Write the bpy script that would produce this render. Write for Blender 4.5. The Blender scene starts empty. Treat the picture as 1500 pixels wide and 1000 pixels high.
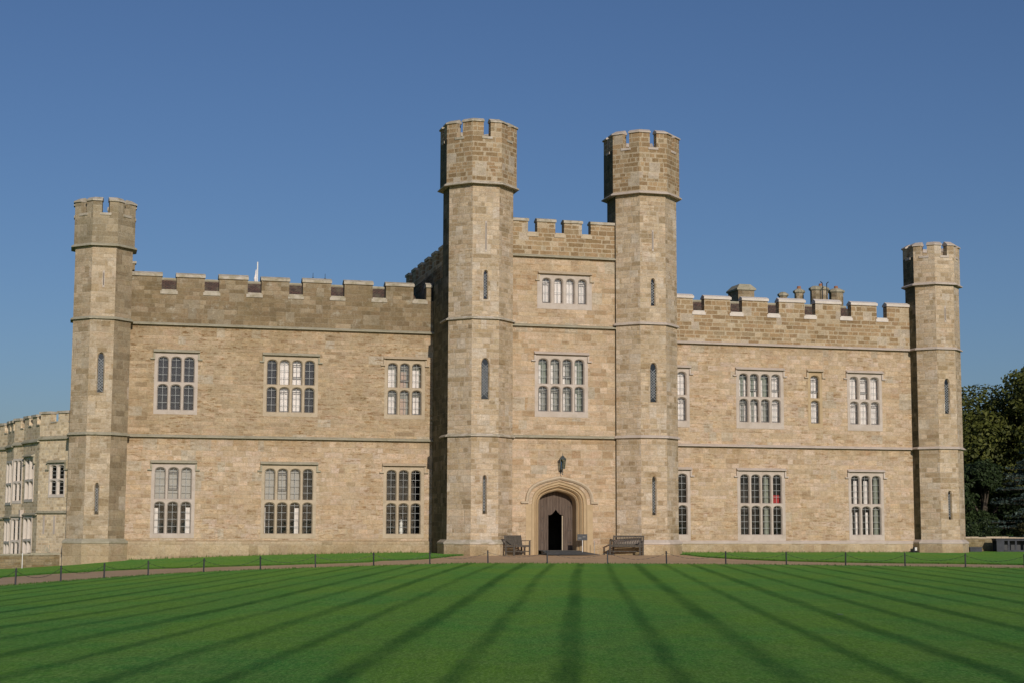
import bpy, math, random
from mathutils import Vector
random.seed(7)
R=math.radians
scene=bpy.context.scene
# ------------------------------------------------ camera
CAMH=1.36
cd=bpy.data.cameras.new('camera'); cam=bpy.data.objects.new('camera',cd); scene.collection.objects.link(cam)
scene.camera=cam
cd.sensor_width=36; cd.lens=2380/1500*36; cd.clip_start=.5; cd.clip_end=6000
cam.location=(0,0,CAMH)
pitch=math.atan(270/2380)
import mathutils
cam.rotation_euler=(mathutils.Matrix.Rotation(math.pi/2+pitch,3,'X') @ mathutils.Matrix.Rotation(R(0.195),3,'Z')).to_euler()
# ------------------------------------------------ sky and sun
SUN_EL=20.; SUN_AZ=164.   # degrees clockwise from +Y (the view direction)
w=bpy.data.worlds.new('World'); scene.world=w; w.use_nodes=True
nt=w.node_tree; bg=nt.nodes['Background']
sky=nt.nodes.new('ShaderNodeTexSky'); sky.sky_type='NISHITA'; sky.sun_disc=False
sky.sun_elevation=R(SUN_EL); sky.sun_rotation=R(SUN_AZ); sky.air_density=1.0; sky.dust_density=1.; sky.ozone_density=5.
tint=nt.nodes.new('ShaderNodeMix'); tint.data_type='RGBA'; tint.blend_type='MULTIPLY'; tint.inputs[0].default_value=1; tint.inputs[7].default_value=(.96,.967,1.075,1)
nt.links.new(sky.outputs[0],tint.inputs[6]); nt.links.new(tint.outputs[2],bg.inputs[0]); bg.inputs[1].default_value=.06
sd=bpy.data.lights.new('sun','SUN'); sun=bpy.data.objects.new('sun',sd); scene.collection.objects.link(sun)
sd.energy=2.95; sd.angle=R(.5); sd.color=(1,.92,.80)
a=R(SUN_AZ); e=R(SUN_EL)
sdir=Vector((math.sin(a)*math.cos(e),math.cos(a)*math.cos(e),math.sin(e)))
sun.rotation_euler=sdir.to_track_quat('Z','Y').to_euler(); sun.location=(20,-30,40)
vs=scene.view_settings; vs.view_transform='Standard'; vs.look='None'; vs.exposure=0.0; vs.gamma=1

# ------------------------------------------------ helpers
COL=scene.collection
D0=85.; YAW=R(15); CY,SY=math.cos(YAW),math.sin(YAW)
def tag(o,label=None,cat=None,group=None,kind=None):
    if label: o['label']=label
    if cat: o['category']=cat
    if group: o['group']=group
    if kind: o['kind']=kind
    return o
def empty(name,loc=(0,0,0),rz=0):
    o=bpy.data.objects.new(name,None); o.empty_display_size=.3; COL.objects.link(o); o.location=loc; o.rotation_euler=(0,0,rz); return o
class MB:
    def __init__(s): s.v=[]; s.f=[]; s.m=[]; s.mats=[]
    def mi(s,m):
        if m not in s.mats: s.mats.append(m)
        return s.mats.index(m)
    def poly(s,pts,m):
        n=len(s.v); s.v+= [tuple(p) for p in pts]; s.f.append(tuple(range(n,n+len(pts)))); s.m.append(s.mi(m))
    def box(s,x0,x1,y0,y1,z0,z1,m,skip=''):
        a=(x0,y0,z0);b=(x1,y0,z0);c=(x1,y1,z0);d=(x0,y1,z0);e=(x0,y0,z1);f=(x1,y0,z1);g=(x1,y1,z1);h=(x0,y1,z1)
        for k,q in (('f',(a,b,f,e)),('r',(b,c,g,f)),('b',(c,d,h,g)),('l',(d,a,e,h)),('t',(e,f,g,h)),('d',(a,d,c,b))):
            if k not in skip: s.poly(q,m)
    def prism(s,loop,z0,z1,m,top=True,bot=True):
        """loop: CCW list of (x,y); z0,z1 floats"""
        n=len(loop)
        for i in range(n):
            p,q=loop[i],loop[(i+1)%n]
            s.poly([(p[0],p[1],z0),(q[0],q[1],z0),(q[0],q[1],z1),(p[0],p[1],z1)],m)
        if top: s.poly([(p[0],p[1],z1) for p in loop],m)
        if bot: s.poly([(p[0],p[1],z0) for p in reversed(loop)],m)
    def loft(s,l0,z0,l1,z1,m):
        n=len(l0)
        for i in range(n):
            j=(i+1)%n
            s.poly([(l0[i][0],l0[i][1],z0),(l0[j][0],l0[j][1],z0),(l1[j][0],l1[j][1],z1),(l1[i][0],l1[i][1],z1)],m)
    def beam(s,p,q,r,m,r2=None,n=6,up=None):
        p=Vector(p);q=Vector(q);d=(q-p)
        if d.length<1e-6: return
        d.normalize(); a=Vector((0,0,1)) if abs(d.z)<.9 else Vector((1,0,0))
        x=d.cross(a).normalized(); y=d.cross(x)
        r2=r if r2 is None else r2
        A=[p+(x*math.cos(2*math.pi*i/n)+y*math.sin(2*math.pi*i/n))*r for i in range(n)]
        B=[q+(x*math.cos(2*math.pi*i/n)+y*math.sin(2*math.pi*i/n))*r2 for i in range(n)]
        for i in range(n):
            j=(i+1)%n; s.poly([A[j],A[i],B[i],B[j]],m)
        s.poly(A,m); s.poly(list(reversed(B)),m)
    def bar(s,p,q,w,h,m):
        """rectangular bar between p and q, w across, h in z-ish"""
        p=Vector(p);q=Vector(q);d=(q-p).normalized(); a=Vector((0,0,1)) if abs(d.z)<.9 else Vector((1,0,0))
        x=d.cross(a).normalized()*(w/2); y=x.cross(d).normalized()*(h/2)
        A=[p-x-y,p+x-y,p+x+y,p-x+y];B=[k+(q-p) for k in A]
        for i in range(4):
            j=(i+1)%4; s.poly([A[i],A[j],B[j],B[i]],m)
        s.poly(list(reversed(A)),m); s.poly(B,m)
    def build(s,name,parent=None,smooth=False,merge=True):
        me=bpy.data.meshes.new(name); me.from_pydata(s.v,[],s.f)
        for m in s.mats: me.materials.append(m)
        me.polygons.foreach_set('material_index',s.m)
        me.update()
        uv=me.uv_layers.new(name='UVMap').data
        for p in me.polygons:
            n=p.normal
            if abs(n.z)>.75:
                for li in p.loop_indices:
                    c=me.vertices[me.loops[li].vertex_index].co; uv[li].uv=(c.x,c.y)
            else:
                t=Vector((-n.y,n.x,0)).normalized(); off=round(math.atan2(n.y,n.x)*4)*3.37
                for li in p.loop_indices:
                    c=me.vertices[me.loops[li].vertex_index].co; uv[li].uv=(c.dot(t)+off,c.z)
        if smooth: me.polygons.foreach_set('use_smooth',[True]*len(me.polygons))
        o=bpy.data.objects.new(name,me); COL.objects.link(o)
        if parent: o.parent=parent
        return o

# ------------------------------------------------ materials
class NT:
    def __init__(s,name):
        s.mat=bpy.data.materials.new(name); s.mat.use_nodes=True; s.t=s.mat.node_tree; s.b=s.t.nodes['Principled BSDF']; s.out=s.t.nodes['Material Output']
    def n(s,t,**k):
        x=s.t.nodes.new(t)
        for a,b in k.items(): setattr(x,a,b)
        return x
    def l(s,a,b): s.t.links.new(a,b)
    def put(s,sock,v):
        if isinstance(v,(int,float)): sock.default_value=v
        elif isinstance(v,(tuple,list)): sock.default_value=(*v,1) if len(v)==3 and sock.type=='RGBA' else v
        else: s.l(v,sock)
    def math(s,op,a,b=0.,c=None,clamp=False):
        x=s.n('ShaderNodeMath',operation=op); x.use_clamp=clamp; s.put(x.inputs[0],a); s.put(x.inputs[1],b)
        if c is not None: s.put(x.inputs[2],c)
        return x.outputs[0]
    def mix(s,f,a,b,bt='MIX'):
        x=s.n('ShaderNodeMix',data_type='RGBA',blend_type=bt); s.put(x.inputs[0],f); s.put(x.inputs[6],a); s.put(x.inputs[7],b); return x.outputs[2]
    def noise(s,vec,scale,detail=3,rough=.55,dim='3D',w=None,dist=0):
        x=s.n('ShaderNodeTexNoise',noise_dimensions=dim)
        if vec is not None and dim!='1D': s.l(vec,x.inputs['Vector'])
        if w is not None: s.put(x.inputs['W'],w)
        x.inputs['Scale'].default_value=scale; x.inputs['Detail'].default_value=detail; x.inputs['Roughness'].default_value=rough; x.inputs['Distortion'].default_value=dist
        return x.outputs['Fac']
    def mapping(s,vec,scale=(1,1,1),loc=(0,0,0),rot=(0,0,0)):
        x=s.n('ShaderNodeMapping'); s.l(vec,x.inputs[0]); x.inputs['Scale'].default_value=scale; x.inputs['Location'].default_value=loc; x.inputs['Rotation'].default_value=rot; return x.outputs[0]
    def rng(s,v,a,b,c=0.,d=1.,smooth=True):
        x=s.n('ShaderNodeMapRange'); x.interpolation_type='SMOOTHSTEP' if smooth else 'LINEAR'
        s.put(x.inputs[0],v); x.inputs[1].default_value=a; x.inputs[2].default_value=b; x.inputs[3].default_value=c; x.inputs[4].default_value=d; return x.outputs[0]
    def ramp(s,v,stops,interp='CONSTANT'):
        x=s.n('ShaderNodeValToRGB'); x.color_ramp.interpolation=interp; s.put(x.inputs[0],v)
        el=x.color_ramp.elements
        while len(el)<len(stops): el.new(.5)
        for q,(p,c) in zip(el,stops): q.position=p; q.color=(*c,1)
        return x.outputs[0]
    def bump(s,h,strength,dist):
        x=s.n('ShaderNodeBump'); s.put(x.inputs['Height'],h); x.inputs['Strength'].default_value=strength; x.inputs['Distance'].default_value=dist; s.l(x.outputs[0],s.b.inputs['Normal'])
def ashlar(name,cols,mortar,h=.3,L=.6,mw=.018,stain=(.2,.17,.11),stainamt=.35,lens=0.,big=.12,bigcol=(.5,.43,.34),seed=0.,joint=1.,clean=False,grime=0.):
    m=NT(name); uv=m.n('ShaderNodeUVMap').outputs[0]
    sep=m.n('ShaderNodeSeparateXYZ'); m.l(uv,sep.inputs[0])
    x=m.math('ADD',sep.outputs[0],m.math('MULTIPLY',m.math('SUBTRACT',m.noise(uv,5.,3,.6),.5),.10))
    y=m.math('ADD',sep.outputs[1],m.math('MULTIPLY',m.math('SUBTRACT',m.noise(m.mapping(uv,(1,1,1),loc=(31,7,0)),4.,3,.6),.5),.07))
    wob=m.noise(uv,1.2,2)
    yy=m.math('ADD',m.math('DIVIDE',y,h),m.math('MULTIPLY',m.noise(None,.55/h*h,2,dim='1D',w=m.math('ADD',m.math('MULTIPLY',y,1.3),seed)),2.2))
    yy=m.math('ADD',yy,m.math('MULTIPLY',wob,.12))
    def cells(yy,L,sd,hh):
        row=m.math('FLOOR',yy); fy=m.math('SUBTRACT',yy,row)
        wn=m.n('ShaderNodeTexWhiteNoise',noise_dimensions='1D'); m.l(m.math('ADD',row,sd+.5),wn.inputs['W']); r1=wn.outputs['Value']
        ln=m.math('MULTIPLY',m.math('ADD',m.math('MULTIPLY',r1,.85),.62),L)
        xx=m.math('ADD',m.math('DIVIDE',x,ln),m.math('MULTIPLY',r1,37.3))
        xx=m.math('ADD',xx,m.math('MULTIPLY',m.math('SINE',m.math('ADD',m.math('MULTIPLY',xx,2.3),m.math('MULTIPLY',r1,50))),.27))
        col=m.math('FLOOR',xx); fx=m.math('SUBTRACT',xx,col)
        mx=m.math('MULTIPLY',m.math('MINIMUM',fx,m.math('SUBTRACT',1.,fx)),ln)
        my=m.math('MULTIPLY',m.math('MINIMUM',fy,m.math('SUBTRACT',1.,fy)),hh)
        cv=m.n('ShaderNodeCombineXYZ'); m.l(col,cv.inputs[0]); m.l(row,cv.inputs[1]); cv.inputs[2].default_value=sd
        w2=m.n('ShaderNodeTexWhiteNoise',noise_dimensions='3D'); m.l(cv.outputs[0],w2.inputs['Vector'])
        return m.math('MINIMUM',mx,my),w2
    e1,w1=cells(yy,L,seed,h)
    e2,w2=cells(m.math('MULTIPLY',yy,.5),L*1.15,seed+31,h*2)
    base=m.ramp(w1.outputs['Value'],cols)
    isbig=m.math('LESS_THAN',w2.outputs['Value'],big)
    sc=m.n('ShaderNodeSeparateColor'); m.l(w2.outputs['Color'],sc.inputs[0])
    bc=m.mix(sc.outputs[0],bigcol,cols[len(cols)//2][1])
    base=m.mix(isbig,base,bc)
    edge=m.mix(isbig,e1,e2)
    sep1=m.n('ShaderNodeSeparateColor'); m.l(w1.outputs['Color'],sep1.inputs[0])
    # value jitter of each block
    jit=m.math('ADD',m.math('MULTIPLY',sep1.outputs[1],.22),.89)
    cj=m.n('ShaderNodeCombineColor');
    for i in range(3): m.l(jit,cj.inputs[i])
    base=m.mix(1.,base,cj.outputs[0],'MULTIPLY')
    # within-block mottling
    fine=m.noise(uv,7.,6,.78); base=m.mix(m.rng(fine,.36,.66,0,.75),base,m.mix(1.,base,(.72,.66,.58),'MULTIPLY'))
    blot=m.noise(uv,1.7,5,.7); base=m.mix(m.rng(blot,.42,.62,0,.6),base,m.mix(1.,base,(1.17,1.13,1.08),'MULTIPLY'))
    pk=m.noise(m.mapping(uv,(1,1,1),loc=(3,17,0)),.9,5,.7); base=m.mix(m.rng(pk,.5,.68,0,.55),base,m.mix(1.,base,(1.03,.95,.97),'MULTIPLY'))
    ol=m.noise(m.mapping(uv,(1,1,1),loc=(13,27,0)),1.3,5,.7); base=m.mix(m.rng(ol,.52,.7,0,.1 if clean else .5),base,m.mix(1.,base,(.84,.86,.76),'MULTIPLY'))
    if lens>0:
        ln=m.noise(m.mapping(uv,(2.0,8.5,1),loc=(seed,2,0)),1.,5,.72,dist=.3); area=m.rng(m.noise(uv,.45,3),.38,.6,.25,1)
        base=m.mix(m.math('MULTIPLY',m.rng(ln,.54,.585,0,lens),area),base,m.mix(1.,base,(.60,.49,.37),'MULTIPLY'))
        ln2=m.noise(m.mapping(uv,(1.6,5.5,1),loc=(seed+9,5,0)),1.,5,.72); base=m.mix(m.rng(ln2,.57,.62,0,lens*.6),base,m.mix(1.,base,(1.13,1.03,.93),'MULTIPLY'))
    jn=m.math('ADD',edge,m.math('MULTIPLY',m.math('SUBTRACT',m.noise(uv,7.,3),.5),.02))
    mm=m.rng(jn,mw*.5,mw*1.6,joint,0.)
    base=m.mix(mm,base,mortar)
    # weather stains: large patches, rain streaks
    big1=m.noise(uv,.32,5,.6,dist=.6); st=m.rng(big1,.46,.72)
    streak=m.noise(m.mapping(uv,(2.6,.16,1),loc=(seed,0,0)),1.,4,.6); st2=m.rng(streak,.54,.78,0,.8)
    st=m.math('MAXIMUM',st,st2)
    base=m.mix(m.math('MULTIPLY',st,stainamt),base,m.mix(.35,m.mix(1.,base,tuple(min(1,c*3.2) for c in stain),'MULTIPLY'),stain))
    pit=m.noise(uv,17.,5,.85); base=m.mix(m.rng(pit,.53,.62,0,.35 if clean else .8),base,m.mix(1.,base,(.62,.56,.47),'MULTIPLY'))
    hi=m.noise(m.mapping(uv,(1,1,1),loc=(5,5,0)),12.,5,.85); base=m.mix(m.rng(hi,.53,.62,0,.75),base,m.mix(1.,base,(1.22,1.2,1.16),'MULTIPLY'))
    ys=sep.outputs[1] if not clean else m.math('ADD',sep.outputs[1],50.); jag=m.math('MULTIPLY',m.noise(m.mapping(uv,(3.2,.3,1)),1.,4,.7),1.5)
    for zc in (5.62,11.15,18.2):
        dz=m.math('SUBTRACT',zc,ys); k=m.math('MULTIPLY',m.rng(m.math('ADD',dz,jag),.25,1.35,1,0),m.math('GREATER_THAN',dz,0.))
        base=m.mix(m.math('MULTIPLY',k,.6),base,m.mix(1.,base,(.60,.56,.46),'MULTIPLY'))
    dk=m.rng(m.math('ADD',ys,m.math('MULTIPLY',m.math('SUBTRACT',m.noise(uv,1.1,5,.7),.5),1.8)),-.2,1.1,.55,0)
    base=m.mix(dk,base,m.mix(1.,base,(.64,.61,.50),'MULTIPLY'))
    if grime>0:
        g=m.rng(m.noise(uv,1.6,6,.75),.55,.72,0,grime); base=m.mix(g,base,(.56,.53,.44))
        g2=m.rng(m.noise(m.mapping(uv,(1,1,1),loc=(9,4,0)),2.1,6,.75),.56,.70,0,grime); base=m.mix(g2,base,(.12,.105,.06))
    m.l(base,m.b.inputs['Base Color']); m.b.inputs['Roughness'].default_value=.92; m.b.inputs['Specular IOR Level'].default_value=.15
    hgt=m.math('ADD',m.math('MULTIPLY',m.rng(edge,0,.03),.6),m.math('MULTIPLY',m.noise(uv,14,5,.7),.55))
    hgt=m.math('ADD',hgt,m.math('MULTIPLY',sep1.outputs[2],.5))
    m.bump(hgt,.35 if clean else .7,.02)
    return m.mat
CREAM=[(0,(.56,.44,.315)),(.20,(.54,.42,.295)),(.38,(.58,.46,.35)),(.56,(.47,.35,.235)),(.64,(.55,.43,.32)),(.78,(.52,.405,.28)),(.9,(.59,.475,.38))]
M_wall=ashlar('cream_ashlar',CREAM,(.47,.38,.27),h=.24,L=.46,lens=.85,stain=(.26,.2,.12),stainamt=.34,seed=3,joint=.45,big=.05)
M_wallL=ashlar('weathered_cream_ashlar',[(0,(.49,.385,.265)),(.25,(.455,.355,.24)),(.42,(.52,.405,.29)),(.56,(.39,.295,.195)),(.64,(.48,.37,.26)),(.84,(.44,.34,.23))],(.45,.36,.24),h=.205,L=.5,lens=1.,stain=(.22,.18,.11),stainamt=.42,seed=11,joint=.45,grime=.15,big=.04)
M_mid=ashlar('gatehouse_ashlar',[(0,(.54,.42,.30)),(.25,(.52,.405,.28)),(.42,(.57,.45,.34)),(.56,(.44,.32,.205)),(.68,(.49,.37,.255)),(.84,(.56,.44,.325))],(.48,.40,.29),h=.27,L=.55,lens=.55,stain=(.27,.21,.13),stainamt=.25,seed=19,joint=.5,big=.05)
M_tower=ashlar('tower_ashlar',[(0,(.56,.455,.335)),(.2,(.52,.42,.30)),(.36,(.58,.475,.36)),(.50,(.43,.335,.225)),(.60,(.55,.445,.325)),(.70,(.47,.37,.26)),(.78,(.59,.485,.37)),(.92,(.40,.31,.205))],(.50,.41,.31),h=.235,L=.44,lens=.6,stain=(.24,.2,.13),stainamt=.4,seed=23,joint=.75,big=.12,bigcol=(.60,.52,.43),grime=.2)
M_brown=ashlar('brown_parapet_stone',[(0,(.37,.26,.155)),(.25,(.31,.215,.125)),(.45,(.41,.30,.185)),(.62,(.36,.275,.175)),(.74,(.28,.195,.11)),(.86,(.48,.39,.28))],(.52,.43,.31),h=.235,L=.46,mw=.024,stain=(.2,.16,.09),stainamt=.3,seed=37,joint=.8,big=.10,bigcol=(.50,.43,.35),grime=.3)
M_parL=ashlar('lichened_grey_parapet_stone',[(0,(.265,.205,.13)),(.3,(.23,.175,.108)),(.5,(.295,.225,.145)),(.7,(.24,.18,.113)),(.85,(.35,.28,.195))],(.31,.26,.185),h=.22,L=.5,stain=(.17,.145,.08),stainamt=.35,seed=41,joint=.35,big=.1,bigcol=(.31,.26,.19),grime=.45)
M_turL=ashlar('lichened_turret_stone',[(0,(.53,.435,.32)),(.3,(.47,.38,.27)),(.5,(.56,.465,.35)),(.66,(.40,.315,.21)),(.8,(.50,.41,.30))],(.50,.41,.30),h=.27,L=.52,lens=.5,stain=(.2,.165,.1),stainamt=.4,seed=47,joint=.4,big=.14,bigcol=(.54,.46,.36),grime=.35)
M_parT=ashlar('lichened_turret_parapet_stone',[(0,(.34,.285,.20)),(.3,(.29,.24,.165)),(.5,(.38,.32,.23)),(.7,(.31,.255,.175)),(.85,(.42,.355,.26))],(.40,.34,.25),h=.27,L=.55,stain=(.2,.175,.1),stainamt=.4,seed=43,joint=.4,big=.1,bigcol=(.42,.36,.27),grime=.5)
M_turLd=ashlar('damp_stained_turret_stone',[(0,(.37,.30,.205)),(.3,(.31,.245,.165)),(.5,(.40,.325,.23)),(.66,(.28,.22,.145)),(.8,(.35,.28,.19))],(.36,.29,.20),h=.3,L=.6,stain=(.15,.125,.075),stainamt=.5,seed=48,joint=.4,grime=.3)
M_plinth=ashlar('plinth_stone',[(0,(.56,.46,.33)),(.4,(.51,.41,.29)),(.7,(.58,.48,.35)),(.87,(.46,.37,.25))],(.50,.41,.30),h=.62,L=.95,stain=(.25,.21,.14),stainamt=.5,seed=53,joint=.3,big=0,grime=.2)
M_rubble=ashlar('yellow_rubble_stone',[(0,(.72,.59,.41)),(.2,(.62,.50,.34)),(.4,(.78,.65,.47)),(.55,(.50,.39,.26)),(.7,(.70,.57,.40)),(.85,(.64,.53,.39))],(.68,.57,.42),h=.15,L=.2,mw=.02,stain=(.55,.46,.33),stainamt=.1,seed=61,joint=.6,big=0,grime=.0,clean=True)
M_gwall=ashlar('garden_wall_stone',[(0,(.34,.28,.18)),(.25,(.28,.22,.13)),(.45,(.38,.31,.2)),(.65,(.24,.18,.10)),(.8,(.32,.26,.17))],(.25,.21,.14),h=.13,L=.28,mw=.016,stain=(.16,.15,.07),stainamt=.5,seed=67,joint=.8,big=0,grime=.3)
def trim(name,c,c2,moss=(.2,.19,.1),mamt=.4,sc=1.4):
    m=NT(name); uv=m.n('ShaderNodeUVMap').outputs[0]
    n=m.noise(uv,sc,5,.65); b=m.mix(m.rng(n,.3,.7),c,c2)
    sep=m.n('ShaderNodeSeparateXYZ'); m.l(uv,sep.inputs[0])
    wn=m.n('ShaderNodeTexWhiteNoise',noise_dimensions='1D'); m.l(m.math('FLOOR',m.math('MULTIPLY',sep.outputs[0],1.05)),wn.inputs['W'])
    b=m.mix(m.math('MULTIPLY',wn.outputs['Value'],.3),b,c2)
    g=m.rng(m.noise(uv,3.4,6,.75),.5,.68,0,mamt); b=m.mix(g,b,moss)
    m.l(b,m.b.inputs['Base Color']); m.b.inputs['Roughness'].default_value=.9; m.b.inputs['Specular IOR Level'].default_value=.15
    m.bump(m.noise(uv,22,5,.7),.5,.012); return m.mat
M_pale=trim('pale_dressed_stone',(.58,.50,.44),(.48,.40,.335),(.36,.30,.23),.4)
M_tan=trim('tan_dressed_stone',(.55,.45,.33),(.46,.365,.26),(.28,.23,.14),.4)
M_moss=trim('mossy_string_stone',(.44,.40,.31),(.33,.295,.21),(.17,.16,.09),.6)
M_black=ashlar('shade_blackened_lichened_stone',[(0,(.14,.13,.085)),(.3,(.105,.10,.068)),(.55,(.17,.155,.105)),(.8,(.09,.088,.058))],(.16,.15,.105),h=.28,L=.52,stain=(.06,.06,.045),stainamt=.5,seed=71,joint=.5,big=.05,bigcol=(.2,.18,.14),grime=.35)  # dark lichened stone, with the shade of left-facing walls painted into its colour
M_cop=trim('new_pale_coping_stone',(.74,.66,.60),(.62,.545,.48),(.42,.36,.29),.3)
M_lich=trim('lichened_coping_stone',(.60,.53,.46),(.36,.31,.22),(.16,.14,.08),.55,2.5)
M_doors=trim('ochre_door_stone',(.52,.39,.24),(.44,.32,.19),(.34,.26,.16),.3)
def plain(name,c,rough=.6,metal=0.,spec=.3,var=.15,sc=6.,bump=.0):
    m=NT(name); tc=m.n('ShaderNodeTexCoord').outputs['Object']
    n=m.noise(tc,sc,4,.6); m.l(m.mix(m.rng(n,.3,.7),tuple(k*(1-var) for k in c),tuple(min(1,k*(1+var)) for k in c)),m.b.inputs['Base Color'])
    m.b.inputs['Roughness'].default_value=rough; m.b.inputs['Metallic'].default_value=metal; m.b.inputs['Specular IOR Level'].default_value=spec
    if bump: m.bump(m.noise(tc,sc*4,4,.6),bump,.01)
    return m.mat
M_lead=plain('lead_glazing_bar',(.36,.365,.36),.6)
M_latt=plain('pale_lattice_lead',(.27,.28,.29),.6)
M_case=plain('dark_casement_iron',(.09,.085,.085),.5)
M_room=plain('dark_interior',(.035,.03,.028),.95,var=.3,sc=2)
M_curt=plain('white_curtain',(.86,.79,.77),.9,var=.06,sc=3)
M_grey=plain('grey_blind',(.40,.375,.35),.9,var=.05,sc=3)
M_red=plain('red_curtain',(.42,.02,.025),.85)
M_green=plain('green_grey_drape',(.25,.27,.22),.9)
M_back=plain('grey_drape',(.30,.29,.26),.9)
M_dkd=plain('dusky_drape',(.032,.028,.032),.9)
M_pinkc=plain('pinkish_drape',(.50,.36,.29),.9)
M_iron=plain('dark_painted_iron',(.022,.024,.03),.5,spec=.5)
M_cream_paint=plain('cream_painted_timber',(.62,.54,.47),.6,var=.05)
M_white=plain('white_paint',(.8,.78,.75),.55,var=.04)
def glassmat(name,tint,refl=.5,sc=2.2):
    m=NT(name); t=m.t
    tr=m.n('ShaderNodeBsdfTransparent'); tr.inputs[0].default_value=(*tint,1)
    gl=m.n('ShaderNodeBsdfGlossy'); gl.inputs['Roughness'].default_value=.04; gl.inputs['Color'].default_value=(.9,.95,1,1)
    uv=m.n('ShaderNodeUVMap').outputs[0]
    bp=m.n('ShaderNodeBump'); bp.inputs['Strength'].default_value=.12; bp.inputs['Distance'].default_value=.02; m.l(m.noise(uv,sc,2),bp.inputs['Height']); m.l(bp.outputs[0],gl.inputs['Normal'])
    fr=m.n('ShaderNodeFresnel'); fr.inputs[0].default_value=1.5
    f=m.math('MULTIPLY',fr.outputs[0],refl*2)
    mx=m.n('ShaderNodeMixShader'); m.l(f,mx.inputs[0]); m.l(tr.outputs[0],mx.inputs[1]); m.l(gl.outputs[0],mx.inputs[2]); m.l(mx.outputs[0],m.out.inputs[0])
    return m.mat
M_glass=glassmat('window_glass',(.94,.945,.93),.55)
M_gside=glassmat('side_window_glass',(.8,.84,.82),.12)
M_slit=glassmat('leaded_slit_glass',(.55,.6,.62),.8,6)
def wood(name,c1,c2,plank=.0,grain=(30,30,2)):
    m=NT(name); tc=m.n('ShaderNodeTexCoord').outputs['Object']
    g=m.noise(m.mapping(tc,grain),1.,5,.6); b=m.mix(m.rng(g,.3,.7),c1,c2)
    if plank:
        sep=m.n('ShaderNodeSeparateXYZ'); m.l(tc,sep.inputs[0]); xx=m.math('DIVIDE',sep.outputs[0],plank); fr=m.math('FRACT',m.math('ADD',xx,50.))
        wn=m.n('ShaderNodeTexWhiteNoise',noise_dimensions='1D'); m.l(m.math('FLOOR',m.math('ADD',xx,50.)),wn.inputs['W'])
        b=m.mix(m.math('MULTIPLY',wn.outputs['Value'],.35),b,c2); b=m.mix(m.math('LESS_THAN',fr,.09),b,tuple(k*.3 for k in c1))
    m.l(b,m.b.inputs['Base Color']); m.b.inputs['Roughness'].default_value=.8; m.b.inputs['Specular IOR Level'].default_value=.2
    m.bump(g,.4,.01); return m.mat
M_bench=wood('weathered_teak',(.075,.065,.054),(.15,.13,.11))
M_door=wood('aged_oak_door',(.085,.058,.045),(.155,.115,.09),plank=.16)
def tiles(name):
    m=NT(name); uv=m.n('ShaderNodeUVMap').outputs[0]; br=m.n('ShaderNodeTexBrick'); m.l(uv,br.inputs[0])
    br.inputs['Scale'].default_value=1; br.inputs['Brick Width'].default_value=.17; br.inputs['Row Height'].default_value=.11; br.inputs['Mortar Size'].default_value=.012
    br.inputs['Color1'].default_value=(.16,.085,.06,1); br.inputs['Color2'].default_value=(.085,.055,.042,1); br.inputs['Mortar'].default_value=(.02,.016,.015,1)
    n=m.noise(uv,2.,5,.7); c=m.mix(m.rng(n,.45,.7,0,.7),br.outputs[0],(.16,.14,.09))
    m.l(c,m.b.inputs['Base Color']); m.b.inputs['Roughness'].default_value=.9; m.bump(br.outputs[1],-.6,.02); return m.mat
M_tile=tiles('brown_clay_tiles')

# ------------------------------------------------ terrain functions
EDGE=[(-19.5,10),(-19.4,26),(-18.9,38),(-18,46),(-16.7,53),(-15.9,56.7),(-14.9,60.5),(-13.3,64.8),(-10.4,68.0),(-7.3,69.6),(-3.4,70.3),(0,70.4),(3.7,70.5),(7.5,70.2),(11,69.6),(14.3,68.4),(17.4,66.8),(20.3,64.8),(24,61),(27.5,56),(30,50),(31.5,40),(32,25),(32,10),(31,-10),(22,-28),(6,-34),(-10,-28),(-18.5,-10)]
OUT=[(-24,10),(-24,26),(-23.5,39),(-22.8,48),(-21.6,55),(-20.6,59.5),(-18.3,63.3),(-16.3,67.7),(-13.2,71.4),(-7.9,74.2),(-4.2,75.6),(-1.6,80.5),(3.5,83.5),(7.5,84.5),(11.3,77.6),(15.2,74.1),(20,72.0),(24.3,68.6),(28.5,64),(32.5,58),(35,51),(36.5,40),(37,25),(37,10),(36,-12),(25,-32),(6,-39),(-12,-32),(-23,-12)]
def catmull(P,n):
    out=[]
    for i in range(len(P)-1):
        p0=P[max(i-1,0)];p1=P[i];p2=P[i+1];p3=P[min(i+2,len(P)-1)]
        for k in range(n):
            t=k/n; out.append(tuple(.5*((2*b)+(-a+c)*t+(2*a-5*b+4*c-d)*t*t+(-a+3*b-3*c+d)*t**3) for a,b,c,d in zip(p0,p1,p2,p3)))
    out.append(tuple(P[-1])); return out
def closed(P,n):
    Q=[P[-1]]+P+[P[0],P[1]]; C=catmull(Q,n); return C[n:n+len(P)*n]
EDGEC=closed(EDGE,6); OUTC=closed(OUT,6)
def interp(x,T):
    if x<=T[0][0]: return T[0][1]
    for (a,b),(c,d) in zip(T,T[1:]):
        if x<=c: return b+(d-b)*(x-a)/(c-a)
    return T[-1][1]
def lawnz(X,Y): return -.21+min(0,(X+2))*.028*min(1,max(0,(Y-10)/25))
WZ=[(-60,-1.2),(-30,-.85),(-24.5,-.76),(-21.4,-.6),(-18.6,-.33),(-15.5,-.22),(-11.6,-.1),(-6,0),(60,0)]
def yedge(X): return interp(X,[(-30,46),(-18,46),(-16.7,53),(-14.9,60.5),(-13.3,64.8),(-10.4,68),(-7.3,69.6),(-3.4,70.3),(5,70.4),(11,69.6),(17.4,66.8),(24,61),(30,52),(50,50)])
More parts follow.
